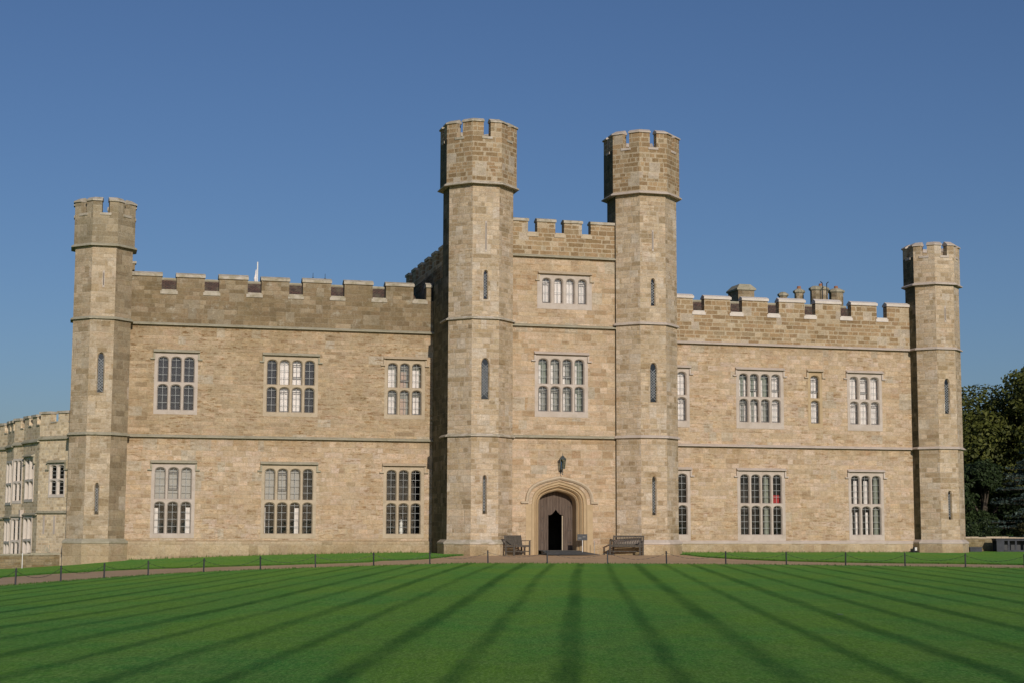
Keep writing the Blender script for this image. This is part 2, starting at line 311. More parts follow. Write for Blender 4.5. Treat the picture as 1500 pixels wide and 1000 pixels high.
def terr(X,Y):
    ye=yedge(X); yw=D0+math.tan(YAW)*X-1.2
    if -6<X<9: yw=79.5+ (X+2.7)*.2
    s=min(1,max(0,(Y-ye)/(yw-ye))); s=s*s*(3-2*s)*.55+s*s*.45
    L=lawnz(X,Y); z=L+(interp(X,WZ)-L)*s
    return z
# ------------------------------------------------ ground
def grass_mat(name,stripes):
    m=NT(name); tc=m.n('ShaderNodeTexCoord').outputs['Object']
    n1=m.noise(tc,.16,4,.6); n2=m.noise(tc,1.3,4,.6); n3=m.noise(m.mapping(tc,(1,.2,1)),12,5,.85); n4=m.noise(m.mapping(tc,(1,.3,1)),28,4,.75)
    tc2=m.mapping(tc,(1,.22,1))
    hue=m.noise(m.mapping(tc,(1,.45,1),loc=(3,9,0)),.33,4,.6)
    c=m.mix(m.rng(n1,.35,.65),(.037,.136,.017),(.053,.142,.015)); c=m.mix(m.rng(hue,.44,.58,0,.9),c,(.070,.150,.012)); c=m.mix(m.rng(hue,.45,.3,0,.5),c,(.030,.126,.024))
    c=m.mix(m.rng(n2,.35,.72,0,.6),c,(.080,.145,.026))
    c=m.mix(m.rng(m.noise(m.mapping(tc,(1,1,1),loc=(7,3,0)),.5,5,.7),.56,.74,0,.5),c,(.10,.135,.03))
    c=m.mix(m.rng(n3,.40,.58,.0,.8),c,m.mix(1.,c,(.52,.62,.5),'MULTIPLY'))
    c=m.mix(m.rng(n4,.48,.62,0,.6),c,(.13,.21,.055))
    if stripes:
        sep=m.n('ShaderNodeSeparateXYZ'); m.l(tc,sep.inputs[0]); X,Y=sep.outputs[0],sep.outputs[1]
        wob=m.math('MULTIPLY',m.math('SUBTRACT',m.noise(m.mapping(tc,(1,.4,1)),.04,1),.5),1.)
        wob2=m.math('MULTIPLY',m.math('SUBTRACT',m.noise(m.mapping(tc,(1,.35,1)),2.2,5,.75),.5),.3)
        q=m.math('ADD',m.math('SUBTRACT',X,m.math('MULTIPLY',Y,.047)),m.math('ADD',wob,wob2))
        q=m.math('ADD',q,100.)
        def line(per,off,wd,soft):
            f=m.math('FRACT',m.math('DIVIDE',m.math('ADD',q,off),per)); d=m.math('MULTIPLY',m.math('ABSOLUTE',m.math('SUBTRACT',f,.5)),per)
            return m.rng(d,wd,wd+soft,1,0)
        amp=m.rng(m.noise(m.mapping(tc,(.8,.15,1)),1.,6,.75),.36,.6,.55,1.)
        dk=m.math('MAXIMUM',m.math('MULTIPLY',line(1.18,.04,.02,.20),.85),m.math('MULTIPLY',line(2.36,.63,.05,.21),1.))
        dk=m.math('MULTIPLY',dk,amp)
        band=m.rng(m.math('FRACT',m.math('DIVIDE',m.math('ADD',q,1.4),4.72)),.45,.55,0,.35)
        c=m.mix(band,c,m.mix(1.,c,(.76,.86,.85),'MULTIPLY'))
        c=m.mix(dk,c,m.mix(1.,c,(.36,.50,.34),'MULTIPLY'))
    m.l(c,m.b.inputs['Base Color']); m.b.inputs['Roughness'].default_value=.85; m.b.inputs['Specular IOR Level'].default_value=.15
    m.b.inputs['Sheen Weight'].default_value=.2; m.b.inputs['Sheen Roughness'].default_value=.5; m.l(m.mix(1.,c,(6.,6.,6.),'MULTIPLY'),m.b.inputs['Sheen Tint'])
    h=m.math('ADD',m.math('MULTIPLY',m.noise(tc,60,4,.75),1.),m.math('MULTIPLY',m.noise(tc,9,3,.6),.8))
    m.bump(h,.55,.04); return m.mat
M_lawn=grass_mat('mown_lawn_grass',True); M_grass=grass_mat('verge_grass',False)
def gravel():
    m=NT('gravel_path'); tc=m.n('ShaderNodeTexCoord').outputs['Object']
    c=m.mix(m.rng(m.noise(tc,.5,4),.35,.65),(.44,.285,.155),(.50,.335,.19))
    c=m.mix(m.rng(m.noise(tc,25,4,.7),.4,.7,0,.5),c,(.58,.43,.28)); c=m.mix(m.rng(m.noise(tc,3,5,.7),.5,.7,0,.4),c,(.30,.21,.12))
    m.l(c,m.b.inputs['Base Color']); m.b.inputs['Roughness'].default_value=.95; m.bump(m.noise(tc,30,4,.7),.6,.02); return m.mat
M_gravel=gravel()
def sheet(name,rows,mat,label=None):
    """rows: list of closed loops of (x,y,z)"""
    v=[];f=[];n=len(rows[0])
    for r in rows: v+=r
    for i in range(len(rows)-1):
        for j in range(n):
            k=(j+1)%n; f.append((i*n+j,(i+1)*n+j,(i+1)*n+k,i*n+k))
    me=bpy.data.meshes.new(name); me.from_pydata(v,[],f); me.materials.append(mat); me.update()
    # make normals point up
    if me.polygons[len(f)//2].normal.z<0: me.flip_normals()
    me.polygons.foreach_set('use_smooth',[True]*len(f))
    o=bpy.data.objects.new(name,me); COL.objects.link(o); tag(o,kind='structure'); return o
C0=(6.,30.)
rows=[]
for t in [0.002,.1,.2,.3,.4,.5,.6,.7,.78,.85,.9,.94,.97,.99,1.0]:
    rows.append([(C0[0]+(x-C0[0])*t,C0[1]+(y-C0[1])*t,lawnz(C0[0]+(x-C0[0])*t,C0[1]+(y-C0[1])*t)+(0 if t<.999 else -.012)) for x,y in EDGEC])
rows.append([(x+(x-C0[0])*.0004,y+(y-C0[1])*.0004,lawnz(x,y)-.09) for x,y in EDGEC])
sheet('lawn',rows,M_lawn)
rows=[]
for k in range(13):
    t=k/12; rows.append([(a+(c-a)*t,b+(d-b)*t,terr(a+(c-a)*t,b+(d-b)*t)-.05) for (a,b),(c,d) in zip(EDGEC,OUTC)])
sheet('path',rows,M_gravel)
rows=[[(x-(x-C0[0])*.0004,y-(y-C0[1])*.0004,terr(x,y)-.06) for x,y in OUTC]]
for t in [0,.006,.02,.05,.1,.16,.24,.34,.5,.8,1.5,3,6,14,40]:
    r=[]
    for x,y in OUTC:
        X=x+(x-C0[0])*t; Y=y+(y-C0[1])*t; z=terr(X,Y) if t<2 else -1.3
        z+=0.0 if t==0 else 0.01
        r.append((X,Y,z))
    rows.append(r)
sheet('ground',rows,M_grass)

# ------------------------------------------------ castle (local frame: x along the facade, -y outward, z up)
castle=empty('castle',(0,D0,0),YAW)
tag(castle,'cream stone battlemented castle front with a twin towered gatehouse behind the striped lawn','castle')
def L2(u,v): # local coords from (u, outward v)
    return (u,-v)
class Frame:
    """wall frame: s along the wall to the right seen from outside, n outward"""
    def __init__(s,o,d): s.o=o; s.d=d; s.nn=(d[1],-d[0])
    def p(s,a,z,n=0): return (s.o[0]+s.d[0]*a+s.nn[0]*n, s.o[1]+s.d[1]*a+s.nn[1]*n, z)
def F(v): return Frame((0,-v),(1,0))
def fbox(mb,fr,s0,s1,z0,z1,n0,n1,m,skip=''):
    """box in a wall frame; n0<n1 outward"""
    P=lambda s,z,n: fr.p(s,z,n)
    q={'f':(P(s0,z0,n1),P(s1,z0,n1),P(s1,z1,n1),P(s0,z1,n1)),'b':(P(s1,z0,n0),P(s0,z0,n0),P(s0,z1,n0),P(s1,z1,n0)),
       'l':(P(s0,z0,n0),P(s0,z0,n1),P(s0,z1,n1),P(s0,z1,n0)),'r':(P(s1,z0,n1),P(s1,z0,n0),P(s1,z1,n0),P(s1,z1,n1)),
       't':(P(s0,z1,n1),P(s1,z1,n1),P(s1,z1,n0),P(s0,z1,n0)),'d':(P(s0,z0,n0),P(s1,z0,n0),P(s1,z0,n1),P(s0,z0,n1))}
    for k,v in q.items():
        if k not in skip: mb.poly(v,m)
def wallgrid(mb,fr,s0,s1,z0,z1,holes,m,n=0):
    S=sorted({s0,s1}|{min(max(h[i],s0),s1) for h in holes for i in (0,1)}); Z=sorted({z0,z1}|{min(max(h[i],z0),z1) for h in holes for i in (2,3)})
    for a,b in zip(S,S[1:]):
        for c,d in zip(Z,Z[1:]):
            x,y=(a+b)/2,(c+d)/2
            if any(h[0]<x<h[1] and h[2]<y<h[3] for h in holes): continue
            mb.poly([fr.p(a,c,n),fr.p(b,c,n),fr.p(b,d,n),fr.p(a,d,n)],m)
def sweep(mb,fr,s0,s1,prof,m):
    """profile list of (n,z) swept along s, capped"""
    for (n0,z0),(n1,z1) in zip(prof,prof[1:]):
        mb.poly([fr.p(s0,z0,n0),fr.p(s1,z0,n0),fr.p(s1,z1,n1),fr.p(s0,z1,n1)],m)
    mb.poly([fr.p(s0,z,n) for n,z in reversed(prof)],m); mb.poly([fr.p(s1,z,n) for n,z in prof],m)
def STR(z,p=.2,h=.17): # string-course profile, bottom to top, outward positive
    return [(-.02,z-h*.12),(p,z-h*.16),(p,z+h*.1),(-.02,z+h*.75)]
ARCH=[(0,0),(.02,.30),(.07,.56),(.15,.76),(.27,.90),(.40,.965),(.5,1.0)]
ARCH=ARCH+[(1-a,b) for a,b in reversed(ARCH[:-1])]
def lightpoly(c,w,z0,z1,rise):
    """contour of an arched light: from bottom-left up over the arch to bottom-right"""
    return [(c-w/2,z0)]+[(c-w/2+w*a,z1-rise+rise*b) for a,b in ARCH]+[(c+w/2,z0)]
def window(fr,lights,rows,fm,mar=(.2,.2,.2,.2),rise=.17,depth=.17,hood=None,fill=None,name='window',bars=(1,3),hoodm=None,roomd=1.3,label=None,glass=None,sillm=None,out=.012,lattice=False):
    """lights: list of (centre,width); rows: top row first, list of (z0,z1)"""
    L=lights[0][0]-lights[0][1]/2-mar[0]; Rr=lights[-1][0]+lights[-1][1]/2+mar[1]; B=rows[-1][0]-mar[2]; T=rows[0][1]+mar[3]
    mb=MB()
    xs=[L]+[(lights[i][0]+lights[i+1][0])/2 for i in range(len(lights)-1)]+[Rr]
    zs=[T]+[(rows[i][0]+rows[i+1][1])/2 for i in range(len(rows)-1)]+[B]
    g=MB(); bar=MB()
    for ri,(z0,z1) in enumerate(rows):
        top,bot=zs[ri],zs[ri+1]
        for li,(c,wd) in enumerate(lights):
            a,b=xs[li],xs[li+1]; m0=fm if not(sillm and False) else sillm
            outer=lightpoly(c,wd+.09,z0-.02,z1+.045,rise+.02); mid=lightpoly(c,wd,z0+.015,z1,rise); inner=lightpoly(c,wd,z0+.015,z1,rise)
            # front face around the light
            o=outer
            mb.poly([fr.p(a,bot,out),fr.p(b,bot,out),fr.p(b,o[-1][1],out),fr.p(a,o[0][1],out)],fm)
            mb.poly([fr.p(a,o[0][1],out),fr.p(o[0][0],o[0][1],out),fr.p(o[1][0],o[1][1],out),fr.p(a,o[1][1],out)],fm)
            mb.poly([fr.p(o[-1][0],o[-1][1],out),fr.p(b,o[-1][1],out),fr.p(b,o[-2][1],out),fr.p(o[-2][0],o[-2][1],out)],fm)
            mb.poly([fr.p(a,o[1][1],out),fr.p(o[1][0],o[1][1],out),fr.p(o[1][0],top,out),fr.p(a,top,out)],fm)
            mb.poly([fr.p(o[-2][0],o[-2][1],out),fr.p(b,o[-2][1],out),fr.p(b,top,out),fr.p(o[-2][0],top,out)],fm)
            for p,q in zip(o[1:-2],o[2:-1]):
                mb.poly([fr.p(p[0],p[1],out),fr.p(q[0],q[1],out),fr.p(q[0],top,out),fr.p(p[0],top,out)],fm)
            for A,na,Bc,nb in ((outer,out,mid,-.07),(mid,-.07,inner,-depth-.02)):
                k=len(A)
                for i in range(k):
                    j=(i+1)%k
                    mb.poly([fr.p(*A[i],na),fr.p(*A[j],na),fr.p(*Bc[j],nb),fr.p(*Bc[i],nb)],fm)
            # pane
            gp=lightpoly(c,wd+.01,z0+.01,z1+.005,rise); g.poly([fr.p(x,z,-depth) for x,z in reversed(gp)],glass or M_glass)
            # leads
            n=-depth+.012
            if lattice:
                st=.14; k0=int((z1-z0)/st)+3
                for k in range(-2,k0):
                    for sg in (1,-1):
                        za=z0+k*st; zb=za+sg*wd
                        if min(za,zb)<z0+.02 or max(za,zb)>z1-rise*.6: continue
                        bar.bar(fr.p(c-wd/2,za,n),fr.p(c+wd/2,zb,n),.022,.022,M_latt)
            else:
                nv,nh=bars
                for i in range(1,nv+1):
                    x=c-wd/2+wd*i/(nv+1); fbox(bar,fr,x-.009,x+.009,z0+.015,z1-.01,n-.01,n+.01,M_lead)
                hh=(z1-rise*.75-z0)/nh
                for i in range(1,nh+1):
                    z=z0+hh*i; fbox(bar,fr,c-wd/2,c+wd/2,z-.009,z+.009,n-.012,n+.012,M_lead)
    # sides of the frame block
    dd=-depth-.25
    for q in (((L,B),(L,T)),((Rr,T),(Rr,B)),((L,T),(Rr,T)),((Rr,B),(L,B))):
        (a,c),(b,d)=q; mb.poly([fr.p(a,c,out),fr.p(a,c,dd),fr.p(b,d,dd),fr.p(b,d,out)],fm)
    o=mb.build(name,castle)
    if label: o['label']=label
    g.build('pane',o); bar.build('glazing_bar',o)
    # room behind
    rm=MB(); fbox(rm,fr,L+.02,Rr-.02,B+.02,T-.02,-depth-.02-roomd,-depth-.02,M_room,skip='f'); rm.build('room',o)
    if hood:
        hm=hoodm or fm; hb=MB(); h0,h1,hz=hood
        sweep(hb,fr,h0,h1,[(0,hz-.02),(.06,hz-.02),(.20,hz),(.20,hz+.03),(0,hz+.14)],hm)
        for s0,sg in ((h0,1),(h1,-1)):
            a,b=sorted((s0,s0+sg*.09)); fbox(hb,fr,a,b,hz-.30,hz-.05,0,.09,hm)
            a,b=sorted((s0+sg*.09,s0-sg*.14)); fbox(hb,fr,a,b,hz-.37,hz-.30,0,.11,hm)
        hb.build('hood_mould',o)
    if fill:
        cur={};case=MB()
        for ri,rw in enumerate(fill):
            z0,z1=rows[ri]
            for li,code in enumerate(rw):
                c,wd=lights[li]; x0,x1=c-wd/2-.04,c+wd/2+.04
                if '+' in code:
                    code,k=code.split('+'); a,b=c-wd/2+.01,c+wd/2-.01; lo=z0+.03 if k=='c' else z0+(z1-z0)*.32; hi=z1-rise-.03
                    n0,n1=-depth+.005,-depth+.045
                    case=MB(); fbox(case,fr,a,b,lo,lo+.035,n0,n1,M_case); fbox(case,fr,a,b,hi-.035,hi,n0,n1,M_case)
                    fbox(case,fr,a,a+.03,lo+.035,hi-.035,n0,n1,M_case); fbox(case,fr,b-.03,b,lo+.035,hi-.035,n0,n1,M_case); case.build('casement',o)
                nb=-depth-.16
                def pan(a,b,zz0,zz1,m,key):
                    q=MB(); k=max(2,int((b-a)/.05)); 
                    pts=[(a+(b-a)*i/k, nb+.025*math.sin(i*2.1+c*3)*(1 if key=='curtain' else .0)) for i in range(k+1)]
                    for (p,np_),(r_,nr) in zip(pts,pts[1:]):
                        q.poly([fr.p(p,zz0,np_),fr.p(r_,zz0,nr),fr.p(r_,zz1,nr),fr.p(p,zz1,np_)],m)
                        q.poly([fr.p(r_,zz0,nr-.01),fr.p(p,zz0,np_-.01),fr.p(p,zz1,np_-.01),fr.p(r_,zz1,nr-.01)],m)
                    q.build(key,o)
                for ch in code:
                    if ch=='k': nb-=.05; pan(x0,x1,z0-.05,z1,M_back,'drape'); nb+=.05
                    elif ch=='K': nb-=.05; pan(x0,x1,z0-.05,z1,M_dkd,'drape'); nb+=.05
                    elif ch=='e': nb-=.05; pan(x0,x1,z0-.05,z1,M_green,'drape'); nb+=.05
                    elif ch=='w': pan(x0,x1,z0-.05,z1,M_curt,'curtain')
                    elif ch=='g': pan(x0,x1,z0-.05,z1,M_grey,'blind')
                    elif ch=='l': pan(x0,x0+(x1-x0)*.42,z0-.05,z1-.28,M_curt,'curtain')
                    elif ch=='s': pan(x0,x0+(x1-x0)*.2,z0-.05,z1-.22,M_curt,'curtain')
                    elif ch=='r': pan(x0+(x1-x0)*.55,x1,z0-.05,z1-.25,M_curt,'curtain')
                    elif ch=='b': pan(x0,x0+(x1-x0)*.36,z0-.05,z1-.3,M_curt,'curtain'); pan(x0+(x1-x0)*.72,x1,z0-.05,z1-.3,M_curt,'curtain')
                    elif ch=='m': pan(x0,x0+(x1-x0)*.78,z0-.05,z1-.3,M_curt,'curtain')
                    elif ch=='p': pan(x0+(x1-x0)*.1,x0+(x1-x0)*.7,z0-.05,z1-.4,M_pinkc,'drape')
                    elif ch=='R': pan(x0,x1,z0-.05,z0+(z1-z0)*.3,M_red,'red_curtain')
                    elif ch=='G': pan(x0+(x1-x0)*.45,x1,z0-.05,z1,M_green,'drape')
    return (L,Rr,B,T),o
PW=.635
def lts(u0,n,w=.46): return [(u0+w/2+i*PW,w) for i in range(n)]
UP=[(8.43,9.66),(7.04,8.28)]; LO=[(2.64,4.17),(.95,2.48)]
FW=F(0.); FM=F(3.7)
holes=[]
def addwin(u0,n,rows,fm,fill,bars,hm=None,fr=FW,dz=0,w=.46,mar=(.2,.2,.22,.2),lab=None,**k):
    l=lts(u0,n,w); h=(l[0][0]-w/2-.27,l[-1][0]+w/2+.27,rows[0][1]+.24)
    r,o=window(fr,l,rows,fm,mar,hood=h,fill=fill,bars=bars,hoodm=hm,label=lab,**k); return r
d='d'
holesL=[addwin(-18.16,3,UP,M_pale,[['K','K','K'],['K','K','K']],(1,3),M_moss),
 addwin(-18.16,3,LO,M_pale,[['g','g+h','g'],['l','d','r']],(1,4),M_moss,lab='window with grey blinds in its upper lights'),
 addwin(-12.77,4,UP,M_tan,[['K','w','w+h','K'],['K','w+c','w+c','K']],(1,3),M_moss,lab='window with its two middle columns of lights white'),
 addwin(-12.77,4,LO,M_tan,[['g','g+h','g',d],['s',d,'r',d]],(1,4),M_moss),
 addwin(-6.58,3,UP,M_tan,[['mk','pk+h','mk'],['mk+c','pk','mk+c']],(1,3),M_tan),
 addwin(-6.58,3,LO,M_tan,None,(1,4),M_tan)]
holesR=[addwin(8.01,3,UP,M_pale,[['w']*3,['w+c']*3],(1,3),M_pale,mar=(.2,.2,.35,.2)),
 addwin(8.01,3,LO,M_pale,None,(1,4),M_pale,mar=(.2,.2,.35,.2)),
 addwin(12.87,4,UP,M_pale,[['eb','eb+h','el','w+h'],['kb+c','kb','kl+c','w+c']],(1,3),M_pale,mar=(.22,.22,.35,.2)),
 addwin(12.87,4,LO,M_pale,[[d,d,'sG','R'],[d,d,'sG',d]],(1,4),M_pale,mar=(.22,.22,.35,.2),lab='window with a red curtain in its last upper light'),
 addwin(17.11,1,UP,M_doors,[['w+h'],['w+c']],(1,3),M_tan),
 addwin(19.48,3,UP,M_pale,[['w','w+h','w'],['w+c','w','w+c']],(1,3),M_pale,mar=(.2,.2,.35,.2)),
 addwin(19.45,3,LO,M_pale,[['r','r','G'],['b','b','G']],(1,4),M_pale,mar=(.2,.2,.3,.2))]
holesM=[addwin(.42,4,[(8.50,9.75),(7.11,8.36)],M_pale,[['el','kl','kl+h','el'],['kl+c','kl+c','kl+c','el+c']],(1,3),M_pale,fr=FM,mar=(.22,.22,.28,.2)),
 addwin(.62,4,[(12.58,13.83)],M_pale,[['w+c','w','w','w+c']],(1,2),M_tan,fr=FM,w=.40,mar=(.3,.3,.3,.2),lab='small single row window high above the door')]
# main walls
mb=MB(); wallgrid(mb,FW,-19.85,-4.1,.6,5.7,holesL,M_wall); wallgrid(mb,FW,-19.85,-4.1,5.7,11.325,holesL,M_wallL); mb.build('wall',castle)
mb=MB(); wallgrid(mb,FW,7.5,23.5,.6,11.325,holesR,M_wall); mb.build('wall',castle)
DC=1.5
holesM.append((DC-1.75,DC+1.75,-.1,4.0))
mb=MB(); wallgrid(mb,FM,-1.3,4.75,-.3,15.0,holesM,M_mid)
SD=-4.24
# gatehouse flanks and back
mb.poly([(SD,-2.9,-.3),(SD,8,-.3),(SD,8,14.3),(SD,-2.9,14.6)][::-1],M_black)  # left flank: shade put into the stone colour
mb.poly([(7.7,-2.9,-.3),(7.7,8,-.3),(7.7,8,14.3),(7.7,-2.9,14.6)],M_tower)
mb.poly([(SD,8,-.3),(7.7,8,-.3),(7.7,8,14.3),(SD,8,14.3)][::-1],M_tower)
mb.poly([(SD,-2.9,14.2),(-1.3,-3.7,14.2),(4.75,-3.7,14.2),(7.7,-2.9,14.2),(7.7,8,14.2),(SD,8,14.2)],M_tile)
mb.build('gatehouse_wall',castle)
# plinths
mb=MB()
PL=[(.13,-1.2),(.13,.48),(.10,.56),(0,.62),(-.02,.62)]
sweep(mb,FW,-19.85,SD-.005,PL,M_plinth); mb.build('plinth',castle); mb=MB(); sweep(mb,FW,7.6,23.5,[(.13,-1.2),(.13,.46)],M_plinth); mb.build('plinth',castle)
mb=MB(); sweep(mb,FW,7.6,23.5,[(.13,.462),(.145,.47),(.145,.54),(0,.64),(-.02,.64)],M_pale)
mb.build('plinth_moulding',castle)
# string courses
mb=MB(); sweep(mb,FW,-19.85,SD-.003,STR(5.7),M_moss); mb.build('string_course',castle); mb=MB(); sweep(mb,FW,-19.85,SD-.003,STR(11.25),M_moss); mb.build('string_course',castle)
mb=MB(); sweep(mb,FW,7.7,23.5,STR(5.7),M_pale); mb.build('string_course',castle); mb=MB(); sweep(mb,FW,7.7,23.5,STR(11.24),M_pale); mb.build('string_course',castle)
mb=MB(); sweep(mb,FM,-1.25,4.7,STR(5.8),M_moss); mb.build('string_course',castle); mb=MB(); sweep(mb,FM,-1.25,4.7,STR(11.38),M_moss); mb.build('string_course',castle); mb=MB(); sweep(mb,FM,-1.25,4.7,STR(14.93),M_moss); mb.build('string_course',castle)
# parapets with merlons
def parapet(fr,s0,s1,zb,zs,zt,mer,m,cm,sillm,th=.45,cop=.27,zbtop=None,end=''):
    mb=MB(); fbox(mb,fr,s0,s1,zb,zs,-th,.0,m,skip='d'); par=mb.build('parapet',castle)
    for (a,b),(c,dd) in zip(mer,mer[1:]):
        sb=MB()
        fbox(sb,fr,b+.002,c-.002,zs+.002,zs+.07,-th-.04,.05,sillm); fbox(sb,fr,b-.06,c+.06,zs-.16,zs+.0015,-.0,.045,sillm)
        sb.build('crenel_sill',par)
    for a,b in mer:
        mm=MB(); fbox(mm,fr,a,b,zs+.001,zt-cop,-th+.01,-.004,m,skip='d'); o=mm.build('merlon',castle)
        cc=MB(); j=random.uniform(-.03,.02); e=.04
        sweep(cc,fr,a-e,b+e,[(-th-.04,zt-cop+.001),(.07,zt-cop+.001),(.08,zt-cop+.13),(-th*.45,zt+j),(-th-.04,zt-cop+.09)],cm); cc.build('coping',o)
ML=[(-19.8,-18.12),(-17.39,-16.01),(-15.28,-13.86),(-13.16,-11.76),(-11.06,-9.62),(-8.92,-7.46),(-6.76,-5.31),(-4.62,SD-.12)]
MR=[(7.8,8.1),(8.75,10.19),(10.85,12.38),(13.07,14.59),(15.26,16.8),(17.45,18.98),(19.63,21.2),(21.83,23.4)]
MM=[(-1.0,-.17),(.32,1.28),(1.75,2.7),(3.18,4.6)]
parapet(FW,-19.85,SD-.01,11.32,12.95,13.93,ML,M_parL,M_lich,M_lich)
parapet(FW,7.7,23.5,11.32,12.95,13.95,MR,M_brown,M_cop,M_cop)
parapet(FM,-1.2,4.7,15.0,16.12,16.93,MM,M_brown,M_lich,M_tan,cop=.2)
mb=MB(); fbox(mb,FW,-20.0,-19.45,13.94,14.25,-.4,.02,M_parL); fbox(mb,FW,-20.0,-19.38,14.252,14.36,-.44,.07,M_lich); mb.build('parapet_stub',castle)
# flank parapet of the gatehouse, with merlons running back
FS=Frame((SD,8.),(0,-1))
mb=MB(); fbox(mb,FS,0,10.8,13.9,14.75,-.4,.0,M_brown); sp=mb.build('parapet',castle)
for k in range(6):
    s=.6+k*1.75; mm=MB(); fbox(mm,FS,s,s+.95,14.752,15.28+.025*k,-.4,.0,M_brown); o=mm.build('merlon',castle)
    cc=MB(); fbox(cc,FS,s-.05,s+1.0,15.282+.025*k,15.42+.025*k,-.45,.06,M_lich); cc.build('coping',o)
# ------------------------------------------------ octagonal towers
def octl(uc,vc,a,rot=0):
    r=a/math.cos(math.pi/8); return [(uc+r*math.cos(R(22.5+45*k+rot)),-vc+r*math.sin(R(22.5+45*k+rot))) for k in range(8)]
def tower(name,uc,vc,ash,apar,zb,strings,zpar,zs,zt,m,mp,cm,tm,slits,gap=.36,label=None,plinth=M_plinth,rot=0,sm=None,plh=.62,facem={}):
    t=MB(); lo=octl(uc,vc,ash,rot); zt0=strings[-1]
    # faces: index of face k between corner k and k+1; face 5 (corners 5,6) has the outward normal (-y)
    hs=[]
    fa,fb=lo[5],lo[6]; dx=(fb[0]-fa[0],fb[1]-fa[1]); ln=math.hypot(*dx); fr=Frame(fa,(dx[0]/ln,dx[1]/ln))
    ws=[]
    for (z0,z1,wd,blind) in slits:
        ws.append((z0,z1,wd,blind)); 
        if not blind: hs.append((ln/2-wd/2-.12,ln/2+wd/2+.12,z0-.12,z1+.16))
    for k in range(8):
        mk=facem.get(k,m)
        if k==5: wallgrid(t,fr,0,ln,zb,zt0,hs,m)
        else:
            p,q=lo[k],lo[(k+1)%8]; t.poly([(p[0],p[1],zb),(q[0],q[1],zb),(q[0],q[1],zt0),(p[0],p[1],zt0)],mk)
    tw=t.build(name,castle)
    if label: tw['label']=label
    for (z0,z1,wd,blind) in ws:
        if blind:
            b=MB(); fbox(b,fr,ln/2-.05,ln/2+.05,z0,z1,0.003,.02,M_pale); fbox(b,fr,ln/2-.015,ln/2+.015,z0+.1,z1-.1,.0205,.023,M_room)
            b.build('arrow_slit',castle)
        else:
            sl=window(fr,[(ln/2,wd)],[(z0,z1)],cm if sm is None else sm,(.12,.12,.12,.16),rise=min(.3,wd*1.1),depth=.12,name='arrow_slit',glass=M_slit,roomd=.4,lattice=True)
    # plinth
    b=MB(); a0=ash+.15
    b.loft(octl(uc,vc,a0,rot),zb-.6,octl(uc,vc,a0,rot),plh-.15,plinth); b.build('plinth',tw)
    b=MB(); b.loft(octl(uc,vc,a0,rot),plh-.149,octl(uc,vc,a0+.03,rot),plh-.12,tm); b.loft(octl(uc,vc,a0+.03,rot),plh-.12,octl(uc,vc,a0+.02,rot),plh-.05,tm); b.loft(octl(uc,vc,a0+.02,rot),plh-.05,octl(uc,vc,ash+.0,rot),plh+.09,tm); b.build('plinth_moulding',tw)
    for i,z in enumerate(strings):
        b=MB(); last=i==len(strings)-1; A=apar if last else ash
        pr=[(ash-.01,z-.03),(A+.125,z-.04),(A+.125,z+.01),(A-.01,z+.11)]
        for (a,zz),(c,z2) in zip(pr,pr[1:]): b.loft(octl(uc,vc,a,rot),zz,octl(uc,vc,c,rot),z2,tm)
        b.build('string_course',tw)
    b=MB(); q8=octl(uc,vc,apar,rot)
    for k in range(8):
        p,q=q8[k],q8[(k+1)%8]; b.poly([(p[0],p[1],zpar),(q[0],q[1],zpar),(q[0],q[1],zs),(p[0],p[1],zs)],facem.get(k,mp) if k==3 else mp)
    inn=octl(uc,vc,apar-.33,rot); outr=octl(uc,vc,apar,rot)
    b.loft(outr,zs,inn,zs+.0001,mp); b.loft(list(reversed(inn)),zpar+.3,list(reversed(inn)),zs,mp); b.poly([(p[0],p[1],zpar+.35) for p in inn],mp)
    b.build('parapet',tw)
    mid=lambda p,q,t_:(p[0]+(q[0]-p[0])*t_,p[1]+(q[1]-p[1])*t_)
    g=gap/2/ (2*apar*math.tan(math.pi/8))
    def arm(lp,k): # corner k of loop lp: points on both adjacent faces
        return mid(lp[(k-1)%8],lp[k],.5+g),lp[k],mid(lp[k],lp[(k+1)%8],.5-g)
    for k in range(8):
        mm=MB(); Z0,Z1,Z2=zs+.001,zt-.24,zt+random.uniform(-.03,.01)
        o3=arm(outr,k); i3=arm(inn,k)
        loop=[o3[0],o3[1],o3[2],i3[2],i3[1],i3[0]]
        mm.prism(loop,Z0,Z1,mp,bot=False); o=mm.build('merlon',tw)
        cc=MB(); oo=arm(octl(uc,vc,apar+.07,rot),k); ii=arm(octl(uc,vc,apar-.38,rot),k); rr=arm(octl(uc,vc,apar-.2,rot),k)
        def ext(p3,e=.03):
            a_,b_,c_=p3; 
            def f(p,q): 
                dd=math.dist(p,q); return (p[0]+(p[0]-q[0])/dd*e,p[1]+(p[1]-q[1])/dd*e)
            return [f(a_,b_),b_,f(c_,b_)]
        oo,ii,rr=ext(oo),ext(ii),ext(rr)
        for P,za,Q,zb2 in ((oo,Z1+.001,oo,Z1+.07),(oo,Z1+.07,rr,Z2),(rr,Z2,ii,Z1+.1),(ii,Z1+.1,ii,Z1+.001),(ii,Z1+.001,oo,Z1+.001)):
            for i in range(2):
                cc.poly([(*P[i],za),(*P[i+1],za),(*Q[i+1],zb2),(*Q[i],zb2)],cm)
        for i in (0,2):
            cc.poly([(*oo[i],Z1+.001),(*oo[i],Z1+.07),(*rr[i],Z2),(*ii[i],Z1+.1),(*ii[i],Z1+.001)],cm)
        # the coping belongs to its merlon: same mesh would hide the material change, so join as second material
        me=o.data; n0=len(me.vertices)
        bpy.data.objects.remove(o)
        mm.m+= [mm.mi(cm)]*len(cc.f); off=len(mm.v); mm.v+=cc.v; mm.f+=[tuple(i+off for i in f) for f in cc.f]
